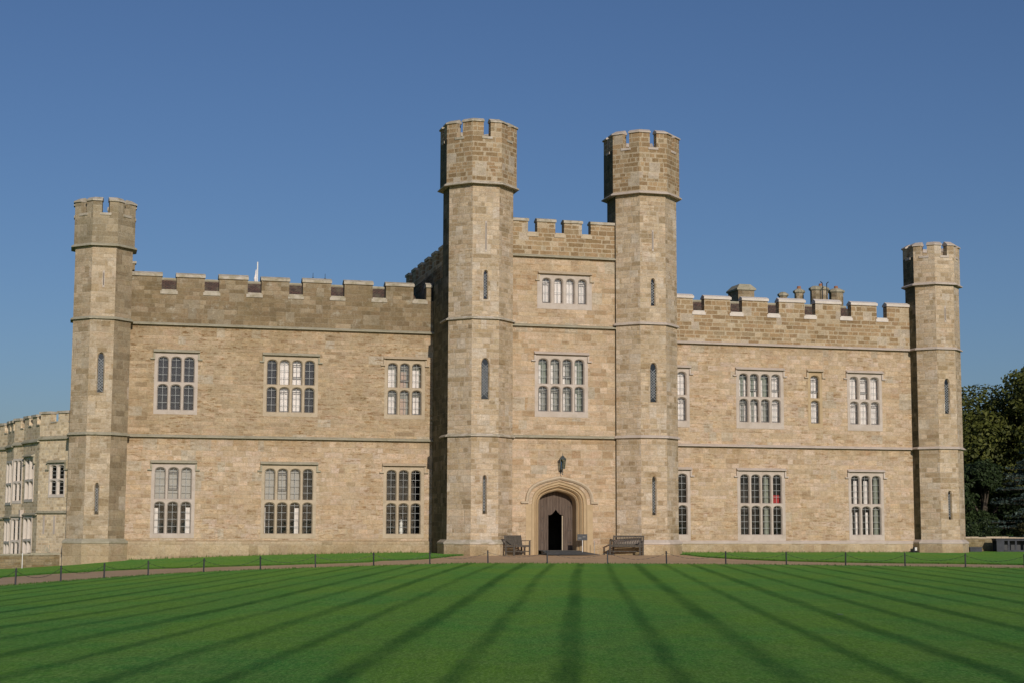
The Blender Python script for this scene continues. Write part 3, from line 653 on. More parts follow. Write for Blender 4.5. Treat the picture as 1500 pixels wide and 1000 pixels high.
        mm.build('merlon',tw)
        # sill in the gap after this corner
        a1,a2=mid(outr[k],outr[(k+1)%8],.5-g*1.5),mid(outr[k],outr[(k+1)%8],.5+g*1.5)
        dd=(a2[0]-a1[0],a2[1]-a1[1]); l2=math.hypot(*dd); f2=Frame(a1,(dd[0]/l2,dd[1]/l2)); sb=MB(); fbox(sb,f2,0,l2,zs-.12,zs-.003,.0,.04,cm); sb.build('crenel_sill',tw)
    return tw
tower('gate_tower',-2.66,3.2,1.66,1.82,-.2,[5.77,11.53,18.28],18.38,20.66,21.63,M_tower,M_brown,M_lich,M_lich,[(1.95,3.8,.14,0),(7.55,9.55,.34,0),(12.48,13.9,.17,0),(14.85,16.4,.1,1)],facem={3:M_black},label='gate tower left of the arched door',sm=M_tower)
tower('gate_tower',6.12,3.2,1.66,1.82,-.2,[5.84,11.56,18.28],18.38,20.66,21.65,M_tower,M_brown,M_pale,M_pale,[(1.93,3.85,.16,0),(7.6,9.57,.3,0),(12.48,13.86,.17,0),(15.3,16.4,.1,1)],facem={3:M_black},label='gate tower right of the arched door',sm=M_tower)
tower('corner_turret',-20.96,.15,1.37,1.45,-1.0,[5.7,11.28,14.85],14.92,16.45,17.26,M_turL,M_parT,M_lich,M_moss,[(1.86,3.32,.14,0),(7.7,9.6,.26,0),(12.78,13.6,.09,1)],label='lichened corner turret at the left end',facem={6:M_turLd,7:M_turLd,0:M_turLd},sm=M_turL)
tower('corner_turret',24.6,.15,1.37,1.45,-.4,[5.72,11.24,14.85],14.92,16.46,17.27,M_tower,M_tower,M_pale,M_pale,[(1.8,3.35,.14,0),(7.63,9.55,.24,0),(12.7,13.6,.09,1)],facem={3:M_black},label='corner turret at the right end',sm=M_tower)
# ------------------------------------------------ roofs behind the wing parapets
def roof(u0,u1,hl,hr,y0=1.4,zb=12.3,zr=14.10,dy=2.6):
    mb=MB(); y1=y0+dy; y2=y1+dy
    a,b,c,d_=(u0,y0,zb),(u1,y0,zb),(u1-hr,y1,zr),(u0+hl,y1,zr); e,f=(u1,y2,zb),(u0,y2,zb)
    mb.poly([a,b,c,d_],M_tile); mb.poly([b,e,c],M_tile); mb.poly([e,f,d_,c],M_tile); mb.poly([f,a,d_],M_tile)
    rb=MB(); rb.beam((u0+hl,y1,zr+.02),(u1-hr,y1,zr+.02),.09,M_moss,n=6)
    o=mb.build('roof',castle); rb.build('ridge_tiles',o); return o
roof(-19.3,SD-.1,1.2,.3); rr=roof(8.2,22.3,.3,1.0)
mb=MB(); mb.box(-19.8,SD-.02,.46,8,11.2,12.25,M_moss); mb.box(-19.8,SD-.02,7.5,8,-.5,11.2,M_wallL); mb.box(-20.4,-19.8,.5,8,-.8,12.2,M_wallL); mb.build('rear_wall',castle)
mb=MB(); mb.box(7.75,23.4,.46,8,11.2,12.25,M_moss); mb.box(7.75,23.4,7.5,8,-.5,11.2,M_wallL); mb.box(23.4,24.2,.5,8,-.5,12.2,M_wall); mb.build('rear_wall',castle)
# ------------------------------------------------ chimneys and roof fittings
M_chim=ashlar('sooty_chimney_stone',[(0,(.30,.24,.16)),(.3,(.25,.20,.13)),(.5,(.34,.27,.185)),(.7,(.22,.17,.11)),(.85,(.36,.30,.21))],(.30,.25,.18),h=.22,L=.4,stain=(.14,.12,.08),stainamt=.5,seed=83,joint=.4,grime=.35)
def chimney(u,v,w_,d_,z0,z1,cap,oc=False,pots=0,name='chimney'):
    mb=MB()
    if oc:
        L=lambda a:[(u+a*math.cos(R(22.5+45*k)),-v+a*math.sin(R(22.5+45*k))) for k in range(8)]
        r=w_/2; mb.loft(L(r),z0,L(r),z1-.3,M_chim); mb.loft(L(r),z1-.3,L(r+.09),z1-.22,M_moss); mb.loft(L(r+.09),z1-.22,L(r+.09),z1-.12,M_moss); mb.loft(L(r+.09),z1-.12,L(r*.6),z1,M_moss); mb.poly([(p[0],p[1],z1) for p in L(r*.6)],M_moss)
    else:
        x0,x1,y0,y1=u-w_/2,u+w_/2,-v-d_/2,-v+d_/2
        mb.box(x0,x1,y0,y1,z0,z1-.42,M_chim); q=lambda e:[(x0-e,y0-e),(x1+e,y0-e),(x1+e,y1+e),(x0-e,y1+e)]
        mb.loft(q(0),z1-.42,q(.09),z1-.36,M_moss); mb.loft(q(.09),z1-.36,q(.09),z1-.28,M_moss); mb.loft(q(.09),z1-.28,q(-.16),z1,M_moss); mb.poly([(p[0],p[1],z1) for p in q(-.16)],M_moss)
    o=mb.build(name,castle)
    if pots:
        p=MB(); p.beam((u,-v,z1-.01),(u,-v,z1+.16),.13,M_pot,.11,n=10); p.build('chimney_pot',o)
    return o
M_pot=plain('terracotta',(.36,.16,.09),.9)
chimney(15.15,-5.,1.0,1.5,12.3,15.3,1)
chimney(20.35,-6.0,.62,.62,12.3,15.62,1,oc=True); chimney(19.85,-7.2,.55,.55,12.3,15.6,1,oc=True,pots=1); chimney(19.35,-8.4,.5,.5,12.3,15.55,1,oc=True)
chimney(21.0,-6.6,.85,.85,12.3,15.72,1,oc=True,pots=1); chimney(22.2,-7.,.85,.85,12.3,15.68,1,oc=True,pots=1)
mb=MB()
for u in (20.62,20.9): mb.beam((u,5.6,13),(u,5.6,15.75),.025,M_iron); mb.beam((u,5.6,15.75),(u+(.12 if u>20.7 else -.12),5.6,15.85),.025,M_iron)
o=mb.build('roof_pipe',castle)
def lw(u,v,z=0): return (u*CY+v*SY, D0+u*SY-v*CY, z)
fl=empty('flagpole',lw(-12.86,-5.,12.),YAW); tag(fl,'thin white flagpole with a furled pale flag rising behind the left parapet','flagpole')
mb=MB(); mb.beam((0,0,0),(0,0,3.42),.045,M_white,.035,n=8); mb.build('pole',fl)
mb=MB(); 
for i in range(9):
    z=3.0-i*.13; r=.015+.055*math.sin(min(1,i/7)*2.2)*(1+.3*math.sin(i*2.1)); 
    if i: mb.beam((-.06-pr*.6,.0,pz),(-.06-r*.7,0,z),pr,M_curt,r,n=7)
    pz,pr=z,r
mb.build('flag',fl)
for i,(u,z) in enumerate(((-9.86,14.95),(-9.2,14.93))):
    an=empty('roof_aerial',lw(u,-5.,13.9),YAW); tag(an,['thin dark aerial on the left roof, nearer the flagpole','thin dark aerial on the left roof, nearer the gatehouse'][i],'aerial','thin aerials on the left wing roof')
    mb=MB(); mb.beam((0,0,0),(0,0,z-13.9),.02,M_iron,.012,n=6); mb.build('mast',an)
    mb=MB(); mb.beam((-.05,0,z-14.15),(.05,0,z-14.15),.012,M_iron,n=5); mb.build('bracket',an)
# ------------------------------------------------ doorway
ARC=[(0,0),(.03,.28),(.1,.48),(.2,.62),(.35,.745),(.55,.85),(.8,.94),(1,1)]
def arch(hw,ap,sp=2.45,zb=-.1):
    P=[(DC-hw,zb)]+[(DC-hw+hw*a,sp+(ap-sp)*b) for a,b in ARC]; return P+[(2*DC-x,z) for x,z in reversed(P[:-1])]
mb=MB()
def strip(A,na,B,nb,m):
    for i in range(len(A)-1): mb.poly([FM.p(*A[i],na),FM.p(*B[i],nb),FM.p(*B[i+1],nb),FM.p(*A[i+1],na)][::-1],m)
orders=[(1.46,3.62,.012),(1.40,3.57,-.05),(1.30,3.47,-.06),(1.26,3.43,-.16),(1.20,3.37,-.10),(1.14,3.31,-.20),(1.10,3.27,-.32),(1.05,3.22,-.26),(.99,3.15,-.36),(.975,3.14,-1.1)]
o0=arch(*orders[0][:2])
k=len(o0); xl,xr,zt=DC-1.75,DC+1.75,4.0
# face around the outer order
mb.poly([FM.p(xl,-.1,.012),FM.p(*o0[0],.012),FM.p(*o0[1],.012),FM.p(xl,o0[1][1],.012)],M_doors)
mb.poly([FM.p(*o0[-1],.012),FM.p(xr,-.1,.012),FM.p(xr,o0[-2][1],.012),FM.p(*o0[-2],.012)],M_doors)
mb.poly([FM.p(xl,o0[1][1],.012),FM.p(*o0[1],.012),FM.p(o0[1][0],zt,.012),FM.p(xl,zt,.012)],M_mid)
mb.poly([FM.p(*o0[-2],.012),FM.p(xr,o0[-2][1],.012),FM.p(xr,zt,.012),FM.p(o0[-2][0],zt,.012)],M_mid)
for p,q in zip(o0[1:-2],o0[2:-1]): mb.poly([FM.p(*p,.012),FM.p(*q,.012),FM.p(q[0],zt,.012),FM.p(p[0],zt,.012)],M_mid)
for (a,b,n0),(c,e_,n1) in zip(orders,orders[1:]): strip(arch(a,b),n0,arch(c,e_),n1,M_doors)
door=mb.build('doorway',castle); door['label']='moulded pointed arch doorway of ochre stone'
mb=MB()
for (a,b,n0),(c,e_,n1) in zip([(1.62,3.70,0),(1.62,3.70,.08),(1.70,3.78,.15),(1.78,3.86,.13)],[(1.62,3.70,.08),(1.70,3.78,.15),(1.78,3.86,.13),(1.80,3.88,0)]):
    A=arch(a,b,2.62,2.6); B=arch(c,e_,2.62,2.6); strip(B,n1,A,n0,M_tan)
fbox(mb,FM,DC-2.02,DC-1.62,2.5,2.598,0,.13,M_tan); fbox(mb,FM,DC+1.62,DC+2.02,2.5,2.598,0,.13,M_tan)
mb.build('hood_mould',door)
# timber gate with a small wicket
WC=1.60; WH=.40
mb=MB(); og=[(-WH,.14),(-WH,1.93),(-.30,1.93),(-.2,1.98),(-.1,2.08),(0,2.22),(.1,2.08),(.2,1.98),(.30,1.93),(WH,1.93),(WH,.14)]
og=[(WC+x,z) for x,z in og]; big_=arch(.975,3.14,2.45,-.05); nd=-.98
mb.poly([FM.p(DC-.975,-.05,nd),FM.p(WC-WH,-.05,nd),FM.p(WC-WH,1.93,nd),FM.p(WC-WH,2.5,nd),FM.p(DC-.975,2.45,nd)],M_door)
mb.poly([FM.p(WC+WH,-.05,nd),FM.p(DC+.975,-.05,nd),FM.p(DC+.975,2.45,nd),FM.p(WC+WH,2.5,nd),FM.p(WC+WH,1.93,nd)],M_door)
mb.poly([FM.p(WC-WH,-.05,nd),FM.p(WC+WH,-.05,nd),FM.p(WC+WH,.14,nd),FM.p(WC-WH,.14,nd)],M_door)
for p,q in zip(og[1:-2],og[2:-1]): mb.poly([FM.p(*p,nd),FM.p(*q,nd),FM.p(q[0],2.5,nd),FM.p(p[0],2.5,nd)],M_door)
up=[(DC-.975,2.45),(WC-WH,2.5),(WC+WH,2.5),(DC+.975,2.45)]+list(reversed(big_[2:-2]))
mb.poly([FM.p(x,z,nd) for x,z in up],M_door)
for p,q in zip(og,og[1:]): mb.poly([FM.p(*p,nd),FM.p(*q,nd),FM.p(*q,nd-.12),FM.p(*p,nd-.12)],M_door)
gate=mb.build('door',castle); gate['label']='tall aged oak door with a small open wicket'
mb=MB()
for zz in (.55,1.15,1.75,2.35):
    for sx in (-.85,-.62,.62+.14,.88): mb.beam(FM.p(DC+sx,zz,nd),FM.p(DC+sx,zz,nd+.03),.022,M_iron,n=6)
mb.build('stud',gate)
mb=MB(); f3=Frame(FM.p(WC-WH-.03,0,nd-.13)[:2],(-.12,.99)); fbox(mb,f3,0,.74,.16,1.92,-.03,.02,M_door); mb.build('wicket_leaf',gate)
mb=MB(); fbox(mb,FM,WC+WH+.0-.07,WC+WH-.02,.15,1.9,nd-.11,nd-.02,M_tan); mb.build('wicket_jamb',gate)
mb=MB(); fbox(mb,FM,DC-1.1,DC+1.3,-.1,3.2,-4,-1.12,M_room,skip='f'); mb.build('room',gate)
# slate ramp mat
mp_=empty('door_ramp',lw(1.5,3.7,0),YAW); tag(mp_,'low dark grey ramp laid in front of the arched door','ramp')
M_mat=plain('dark_slate',(.085,.088,.09),.85,var=.25,sc=8,bump=.3)
mb=MB()
q0=[(-.96,.72),(.96,.72),(.96,.0),(-.96,.0)]; 
mb.poly([(-.96,.96,.17),(-.96,-.3,.15),(1.0,-.3,.15),(.96,.96,.17)],M_mat); mb.poly([(-.96,-.3,.15),(-1.02,-1.5,-.02),(1.7,-1.5,-.02),(1.0,-.3,.15)],M_mat)
mb.poly([(1.0,-.3,.15),(1.7,-1.5,-.02),(1.05,.0,-.05),(.97,0,.16)],M_mat); mb.poly([(-1.02,-1.5,-.02),(-.96,-.3,.15),(-.96,.0,.15),(-.96,.0,-.05)],M_mat)
mb.build('ramp_surface',mp_)
mb=MB(); mb.box(-.97,.97,-.34,-.3,.155,.175,M_bench); mb.build('threshold_strip',mp_)
# ------------------------------------------------ lantern
ln=empty('wall_lantern',lw(1.56,3.7,3.95),YAW); tag(ln,'grey metal wall lantern on a bracket above the arched door','lantern')
M_lant=plain('weathered_lead_grey_metal',(.10,.115,.115),.5,.4); M_lg=glassmat('lantern_glass',(.7,.75,.72),.8)
mb=MB(); mb.box(-.045,.045,-.03,-.0,.05,.62,M_lant); mb.bar((0,-.0,.16),(0,-.36,.26),.035,.04,M_lant); mb.beam((0,-.02,.05),(0,-.25,.22),.016,M_lant); mb.beam((0,-.36,.0),(0,-.36,.3),.018,M_lant); mb.beam((0,-.36,-.03),(0,-.36,.03),.035,M_lant,.01); mb.build('bracket',ln)
hexa=lambda r:[(r*math.cos(R(60*k+30)),-.36+r*math.sin(R(60*k+30))) for k in range(6)]
mb=MB(); mb.loft(hexa(.11),.30,hexa(.155),.74,M_lg); g_=mb.build('glass',ln)
mb=MB()
for k in range(6): mb.beam((*hexa(.112)[k],.3),(*hexa(.158)[k],.74),.012,M_lant,n=4)
mb.prism(hexa(.125),.27,.30,M_lant); mb.prism(hexa(.175),.74,.77,M_lant); mb.loft(hexa(.185),.77,hexa(.07),.88,M_lant); mb.prism(hexa(.07),.88,.92,M_lant); mb.beam((0,-.36,.92),(0,-.36,1.06),.02,M_lant,.006); mb.build('frame',ln)
# ------------------------------------------------ notice stand
st=empty('notice_stand',lw(2.5,4.35,0),YAW+R(-8)); tag(st,'black notice stand with a small angled board on a thin white pole','notice stand')
mb=MB(); mb.beam((0,0,-.02),(0,0,.68),.018,M_white); mb.build('pole',st)
mb=MB(); mb.prism([(.16*math.cos(R(45*k)),.16*math.sin(R(45*k))) for k in range(8)],-.02,.02,M_iron); mb.build('base',st)
mb=MB(); mb.bar((-.25,.06,.83),(.25,.06,.83),.03,.30,M_iron); o=mb.build('board',st)
mb=MB(); mb.box(-.2,-.05,.036,.044,.78,.80,M_grey); mb.box(.02,.16,.036,.044,.84,.86,M_grey); mb.box(-.25,.25,.02,.044,.675,.70,M_iron); mb.build('ledge',o)
sp_=empty('thin_post',lw(3.12,4.35,0),YAW); tag(sp_,'thin pale upright post between the notice stand and the right bench','post')
mb=MB(); mb.beam((0,0,-.05),(0,0,.66),.016,M_grey); mb.build('shaft',sp_); mb=MB(); mb.prism([(.05*math.cos(R(45*k)),.05*math.sin(R(45*k))) for k in range(8)],-.02,.02,M_iron); mb.build('foot',sp_)
# ------------------------------------------------ benches
def bench(u,v,rot,W,label):
    """rot: direction the bench faces, degrees from the facade normal towards the right"""
    b=empty('park_bench',lw(u,v,0),YAW+R(rot)); tag(b,label,'bench','wooden benches beside the gate towers')
    # local: seat faces -y
    mb=MB()
    for i in range(5): mb.box(-W/2,W/2,-.24+i*.1,-.165+i*.1,.42-.006*i,.445-.006*i,M_bench)
    mb.build('seat',b)
    mb=MB(); n=int(W/.085)
    for i in range(n):
        x=-W/2+.06+(W-.12)*i/(n-1); mb.bar((x,.235,.48),(x,.30,.86),.045,.02,M_bench)
    mb.bar((-W/2,.235,.48),(W/2,.235,.48),.05,.06,M_bench); mb.bar((-W/2-.03,.305,.88),(W/2+.03,.305,.88),.05,.08,M_bench); mb.build('backrest',b)
    for s in (-1,1):
        x=s*(W/2+.03)
        mb=MB(); mb.bar((x,-.24,-.06),(x,-.24,.64),.065,.065,M_bench); mb.build('leg',b)
        mb=MB(); mb.bar((x,.235,-.06),(x,.235,.46),.065,.065,M_bench); mb.bar((x,.235,.46),(x,.31,.92),.06,.06,M_bench); mb.build('leg',b)
        mb=MB(); mb.bar((x,-.30,.665),(x,.27,.655),.08,.035,M_bench); mb.build('armrest',b)
        mb=MB(); mb.bar((x,-.21,.39),(x,.21,.385),.04,.07,M_bench); mb.bar((x,-.2,.14),(x,.2,.14),.03,.045,M_bench); mb.build('side_rail',b)
    mb=MB(); mb.bar((-W/2,-.23,.39),(W/2,-.23,.39),.035,.06,M_bench); mb.bar((-W/2,0,.14),(W/2,0,.14),.03,.045,M_bench); mb.build('apron',b)
bench(-.98,4.88,42,1.35,'weathered wooden slatted bench facing right, left of the arched door')
bench(4.62,4.92,-38,1.5,'weathered wooden slatted bench with its back seen wide, right of the arched door')
# ------------------------------------------------ range running back from the left turret
def w2l(X,Y):
    dx,dy=X,Y-D0; return (dx*CY+dy*SY, -dx*SY+dy*CY)
RP=[(-20.6,79.9),(-21.45,79.9),(-23.60,81.3),(-25.02,83.4),(-25.7,84.0),(-26.48,85.4),(-27.1,86.0),(-33.,93.)]
DZ=[0,-.1,-.17,-.24,-.3,-.33]
RP=[w2l(*p) for p in RP]
wm=MB(); pm=MB(); cm_=MB(); stg=MB()
fs=[]; STG=[]; PMS=[]
for a,b in zip(RP[1:],RP[2:]):
    ln_=math.dist(a,b); fr=Frame(b,((a[0]-b[0])/ln_,(a[1]-b[1])/ln_)); fs.append((fr,ln_))
rh=[[] for _ in fs]
def rwin(i,s,n,rows,wd,pitch,mar=(.12,.12,.15,.15),deep=.22,hood=True):
    rows=[(a+DZ[i],b+DZ[i]) for a,b in rows]; fr,l_=fs[i]; ls=[(s+wd/2+k*pitch,wd) for k in range(n)]
    r,o=window(fr,ls,rows,M_cream_paint,mar,rise=.08,depth=deep,bars=(0,3),name='window',glass=M_gside,roomd=.5,hood=(ls[0][0]-wd/2-.18,ls[-1][0]+wd/2+.18,rows[0][1]+.16) if hood else None,hoodm=M_moss,out=.03)
    rh[i].append(r)
rwin(0,.9,2,[(3.62,4.25),(2.85,3.5)],.38,.55,deep=.1)
rwin(1,.55,2,[(3.75,4.72),(2.75,3.6)],.5,.65,deep=.3)
rwin(1,.55,2,[(.75,1.75),(-.3,.6)],.5,.65,deep=.3,hood=False)
rwin(2,.13,2,[(3.75,4.75),(2.75,3.6)],.26,.38,hood=False,deep=.08); rwin(2,.13,2,[(.75,1.75),(-.3,.6)],.26,.38,hood=False,deep=.08)
rwin(3,.2,2,[(3.75,4.75),(2.75,3.6)],.45,.65,hood=False); rwin(3,.2,2,[(.75,1.75),(-.3,.6)],.45,.65,hood=False)
for (fr,l_),hh,q in zip(fs,rh,DZ):
    wallgrid(wm,fr,0,l_,-1.2,5.6+q,hh,M_rubble)
    e=.03
    stg=MB(); sweep(stg,fr,-e,l_+e,STR(5.6+q,.14,.22),M_moss); STG.append(stg); stg=MB(); sweep(stg,fr,-e,l_+e,STR(1.95+q,.12,.16),M_moss); STG.append(stg)
    pm=MB(); PMS.append(pm); fbox(pm,fr,0,l_,5.61+q,6.4+q,-.35,0,M_rubble); 
rng_=wm.build('side_wall',castle); [q.build('string_course',rng_) for q in STG]; [q.build('parapet',rng_) for q in PMS]
for (fr,l_),q in zip(fs,DZ):
    n=max(1,round(l_/1.05)); p=l_/n
    for i in range(n):
        mm=MB(); a=i*p+.02; b=a+p*.58; fbox(mm,fr,a,b,6.401+q,6.85+q,-.34,-.004,M_rubble); fbox(mm,fr,a-.05,b+.05,6.85+q,6.97+q,-.40,.07,M_lich); mm.build('merlon',rng_); mm=MB(); fbox(mm,fr,b+.052,a+p-.052,6.402+q,6.46+q,-.38,.06,M_lich); mm.build('crenel_sill',rng_)
cm_=MB()
for s0 in (.45,1.2):
    cm_=MB(); fbox(cm_,fs[0][0],s0,s0+.14,.9,1.8,.002,.014,M_pale); cm_.build('blocked_window_jamb',rng_)
fb=fs[1][0]; mb=MB(); fbox(mb,fb,.2,.42,1.75,2.1,.0,.2,M_pale); mb.beam(fb.p(.31,1.75,.1),fb.p(.31,-.8,.1),.04,M_pale); mb.build('downpipe',rng_)
mb=MB(); mb.poly([(RP[1][0],RP[1][1],5.9)]+[(p[0],p[1],5.9) for p in RP[2:]]+[(RP[-1][0]+8,RP[-1][1],5.9),(RP[1][0]+3,RP[1][1]+4,5.9)],M_tile); mb.build('side_roof',castle)
# ------------------------------------------------ things left and right of the castle
def strips_wall(name,A,B,th,zb,zt,mat,cop,label,cat,jag=.03):
    mid=((A[0]+B[0])/2,(A[1]+B[1])/2); d=Vector((B[0]-A[0],B[1]-A[1])); l=d.length; ang=math.atan2(d.y,d.x)
    o=empty(name,(mid[0],mid[1],zb),ang); tag(o,label,cat)
    mb=MB(); n=int(l/.45); H_=zt-zb
    mb.box(-l/2,l/2,-th/2,th/2,-.3,H_-.1,mat,skip='t'); mb.build('masonry',o)
    cb=MB()
    for i in range(n):
        a=-l/2+l*i/n; b=a+l/n-.01; h=H_-.1+random.uniform(-.0,.01); cb.box(a,b,-th/2-.03-random.uniform(0,jag),th/2+.03,h,H_+random.uniform(-jag,jag),cop)
    cb.build('coping',o); return o
strips_wall('garden_wall',(-27.5,75.6),(-21.95,79.4),.4,-.9,.0,M_gwall,M_moss,'low rough stone garden wall at the foot of the left turret','wall')
mb=MB()
sh=empty('dead_plant',(-22.35,79.0,-.05)); tag(sh,'small dry plant stem growing on top of the low garden wall','plant')
for i in range(5): mb.beam((0,0,0),(random.uniform(-.12,.12),0,random.uniform(.25,.42)),.008,M_moss,.004,n=4)
mb.build('stem',sh)
mb=MB()
for i in range(26):
    x,z=random.uniform(-.14,.1),random.uniform(.12,.42); s=.03; mb.poly([(x-s,0,z),(x,-.02,z-s),(x+s,0,z),(x,.01,z+s)],M_moss)
mb.build('leaf',sh)
mk=empty('marker_post',(-22.85,76.6,-.74)); tag(mk,'thin white marker post standing on the grass before the low garden wall','post')
mb=MB(); mb.beam((0,0,-.1),(0,0,.78),.02,M_white,n=8); mb.build('shaft',mk); mb=MB(); mb.beam((0,0,.78),(0,0,.80),.024,M_grey,.015,n=8); mb.build('cap',mk)
strips_wall('boundary_wall',(26.2,95.2),(44,97.6),.45,-.05,.84,M_gwall,M_tan,'low rubble stone boundary wall running right from the right turret, trees behind','wall')
M_slate=plain('slate_grey_painted_board',(.045,.048,.058),.7,var=.2,sc=3)
pl=empty('low_bin',(26.45,93.4,-.03),0); tag(pl,'low dark box on the grass against the right end turret','box')
mb=MB(); mb.box(-.34,.34,-.2,.2,0,.27,M_slate); mb.build('body',pl); mb=MB(); mb.box(-.37,.37,-.23,.23,.272,.31,M_iron); mb.build('lid',pl)
sl=empty('garden_shelter',(28.75,94.2,-.03),R(4)); tag(sl,'low slate grey shelter with black openings in front of the boundary wall','shelter')
mb=MB(); mb.box(-1.0,3.2,-.35,.35,.66,.76,M_slate); mb.box(-1.04,3.24,-.4,.4,.762,.79,M_slate); mb.build('roof',sl)
mb=MB(); mb.box(-.98,3.18,.28,.34,0,.659,M_iron); mb.build('back_panel',sl)
for x in (-.96,-.30,.12,.8,1.0,1.7,2.4,3.1):
    mb=MB(); mb.box(x,x+(.45 if x==-.96 else .1 if x!=.8 else .16),-.33,-.27,0,.659,M_slate); mb.build('post',sl)
mb=MB(); mb.box(-.5,3.1,-.335,-.3,-.02,.13,M_slate); mb.build('kick_board',sl)
fl2=empty('ground_floodlight',lw(22.9,.42,-.02),YAW+R(20)); tag(fl2,'small black floodlight with a white lens on the grass beside the right turret','floodlight')
mb=MB(); mb.box(-.11,.11,-.09,.09,.0,.16,M_iron); mb.build('housing',fl2)
mb=MB(); mb.box(.0,.16,-.13,-.092,.12,.30,M_white); mb.build('lens',fl2); mb=MB(); mb.box(-.02,.18,-.09,.02,.162,.32,M_iron); mb.build('hood',fl2)
fg=empty('statuette',lw(-5.77,-.30,.97),YAW); tag(fg,'small white figurine standing inside the window nearest the gatehouse','figurine')
mb=MB()
prf=[(.09,0),(.08,.05),(.11,.1),(.10,.35),(.07,.5),(.10,.6),(.09,.68),(.035,.74),(.055,.79),(.055,.85),(.01,.9)]
for (r0,z0),(r1,z1) in zip(prf,prf[1:]): mb.beam((0,0,z0*.8),(0,0,z1*.8),r0,M_white,r1,n=10)
mb.build('figure',fg)
mb=MB(); mb.box(-.12,.12,-.1,.1,-.06,-.001,M_iron); mb.build('base',fg)
# ------------------------------------------------ chain fence
PX=[(-16.42,54.37),(-15.74,57.35),(-14.96,60.3),(-13.94,63.0),(-12.39,66.06),(-10.4,68.0),(-8.27,69.25),(-5.87,69.95),(-3.49,70.29),(-1.0,70.39),(1.55,70.46),(4.14,70.48),(6.66,70.29),(9.16,69.97),(11.65,69.41),(13.98,68.54),(16.21,67.47),(18.35,66.23),(20.3,64.83),(22.4,63.1)]
PX=[(-17.0,51.3)]+PX
proto=empty('chain_post',(PX[0][0],PX[0][1],lawnz(*PX[0])))
tag(proto,'short dark iron post at the edge of the striped lawn, carrying a slack chain','post','low iron posts around the lawn edge')
mb=MB(); mb.beam((0,0,-.1),(0,0,.50),.032,M_iron,.03,n=8); mb.build('shaft',proto)
mb=MB(); mb.beam((0,0,.5),(0,0,.525),.04,M_iron,.03,n=8); mb.beam((0,0,.525),(0,0,.55),.03,M_iron,.008,n=8); mb.build('cap',proto)
mb=MB(); mb.beam((-.05,0,.455),(.05,0,.455),.013,M_iron,n=5); mb.build('ring',proto)
for p in PX[1:]:
    c=proto.copy(); COL.objects.link(c); c.location=(p[0],p[1],lawnz(*p)); c.rotation_euler=(random.uniform(-.02,.02),random.uniform(-.03,.03),random.uniform(0,3))
    for ch in list(proto.children):
        k=ch.copy(); COL.objects.link(k); k.parent=c
for i,(a,b) in enumerate(zip(PX,PX[1:])):
    za,zb=lawnz(*a)+.455,lawnz(*b)+.455; n=24; mb=MB(); sag=.24+.04*math.sin(i*1.7)
    pts=[]
    for k in range(n+1):
        t=k/n; pts.append(Vector((a[0]+(b[0]-a[0])*t,a[1]+(b[1]-a[1])*t,za+(zb-za)*t-sag*4*t*(1-t))))
    for k in range(n):
        p,q=pts[k],pts[k+1]; d_=(q-p)*.12; mb.bar(p-d_,q+d_,.016 if k%2 else .006,.006 if k%2 else .016,M_iron)
    o=mb.build('chain'); tag(o,'slack dark chain hanging between two short posts at the lawn edge','chain','chains hung between the lawn posts')
# ------------------------------------------------ trees
def leafmat(name,c1,c2,c3):
    m=NT(name); oi=m.n('ShaderNodeNewGeometry'); tc=m.n('ShaderNodeTexCoord').outputs['Object']
    r=oi.outputs['Random Per Island']
    c=m.mix(m.rng(m.noise(tc,.35,3),.35,.65),c1,c2); c=m.mix(m.math('MULTIPLY',r,.5),c,c3)
    jit=m.math('ADD',m.math('MULTIPLY',r,.6),.7)
    cj=m.n('ShaderNodeCombineColor'); [m.l(jit,cj.inputs[i]) for i in range(3)]
    c=m.mix(1.,c,cj.outputs[0],'MULTIPLY')
    m.l(c,m.b.inputs['Base Color']); m.b.inputs['Roughness'].default_value=.6; m.b.inputs['Specular IOR Level'].default_value=.25
    tl=m.n('ShaderNodeBsdfTranslucent'); m.l(c,tl.inputs[0]); mx=m.n('ShaderNodeMixShader'); mx.inputs[0].default_value=.2
    m.l(m.b.outputs[0],mx.inputs[1]); m.l(tl.outputs[0],mx.inputs[2]); m.l(mx.outputs[0],m.out.inputs[0]); return m.mat
M_bark=plain('tree_bark',(.075,.06,.045),.95,var=.4,sc=5,bump=.8)
import numpy as np
def leaves(name,parent,cent,nrm,size,mat,rs,asp=.55,tri=False):
    n=len(cent); a=rs.normal(size=(n,3)); nn=nrm+rs.normal(size=(n,3))*.55; nn/=np.linalg.norm(nn,axis=1)[:,None]
    t=np.cross(nn,a); t/=np.linalg.norm(t,axis=1)[:,None]; b=np.cross(nn,t)
    s=(size*rs.uniform(.6,1.3,n))[:,None]; t*=s; b*=s*asp
    V=np.stack([cent-t,cent+b,cent+t,cent-b],1).reshape(-1,3)
    me=bpy.data.meshes.new(name); me.vertices.add(4*n); me.vertices.foreach_set('co',V.ravel().astype('f'))
    me.loops.add(4*n); me.loops.foreach_set('vertex_index',np.arange(4*n,dtype='i')); me.polygons.add(n)
    me.polygons.foreach_set('loop_start',np.arange(0,4*n,4,dtype='i'))
    me.materials.append(mat); me.update(calc_edges=True); me.validate()
    o=bpy.data.objects.new(name,me); COL.objects.link(o); o.parent=parent; return o
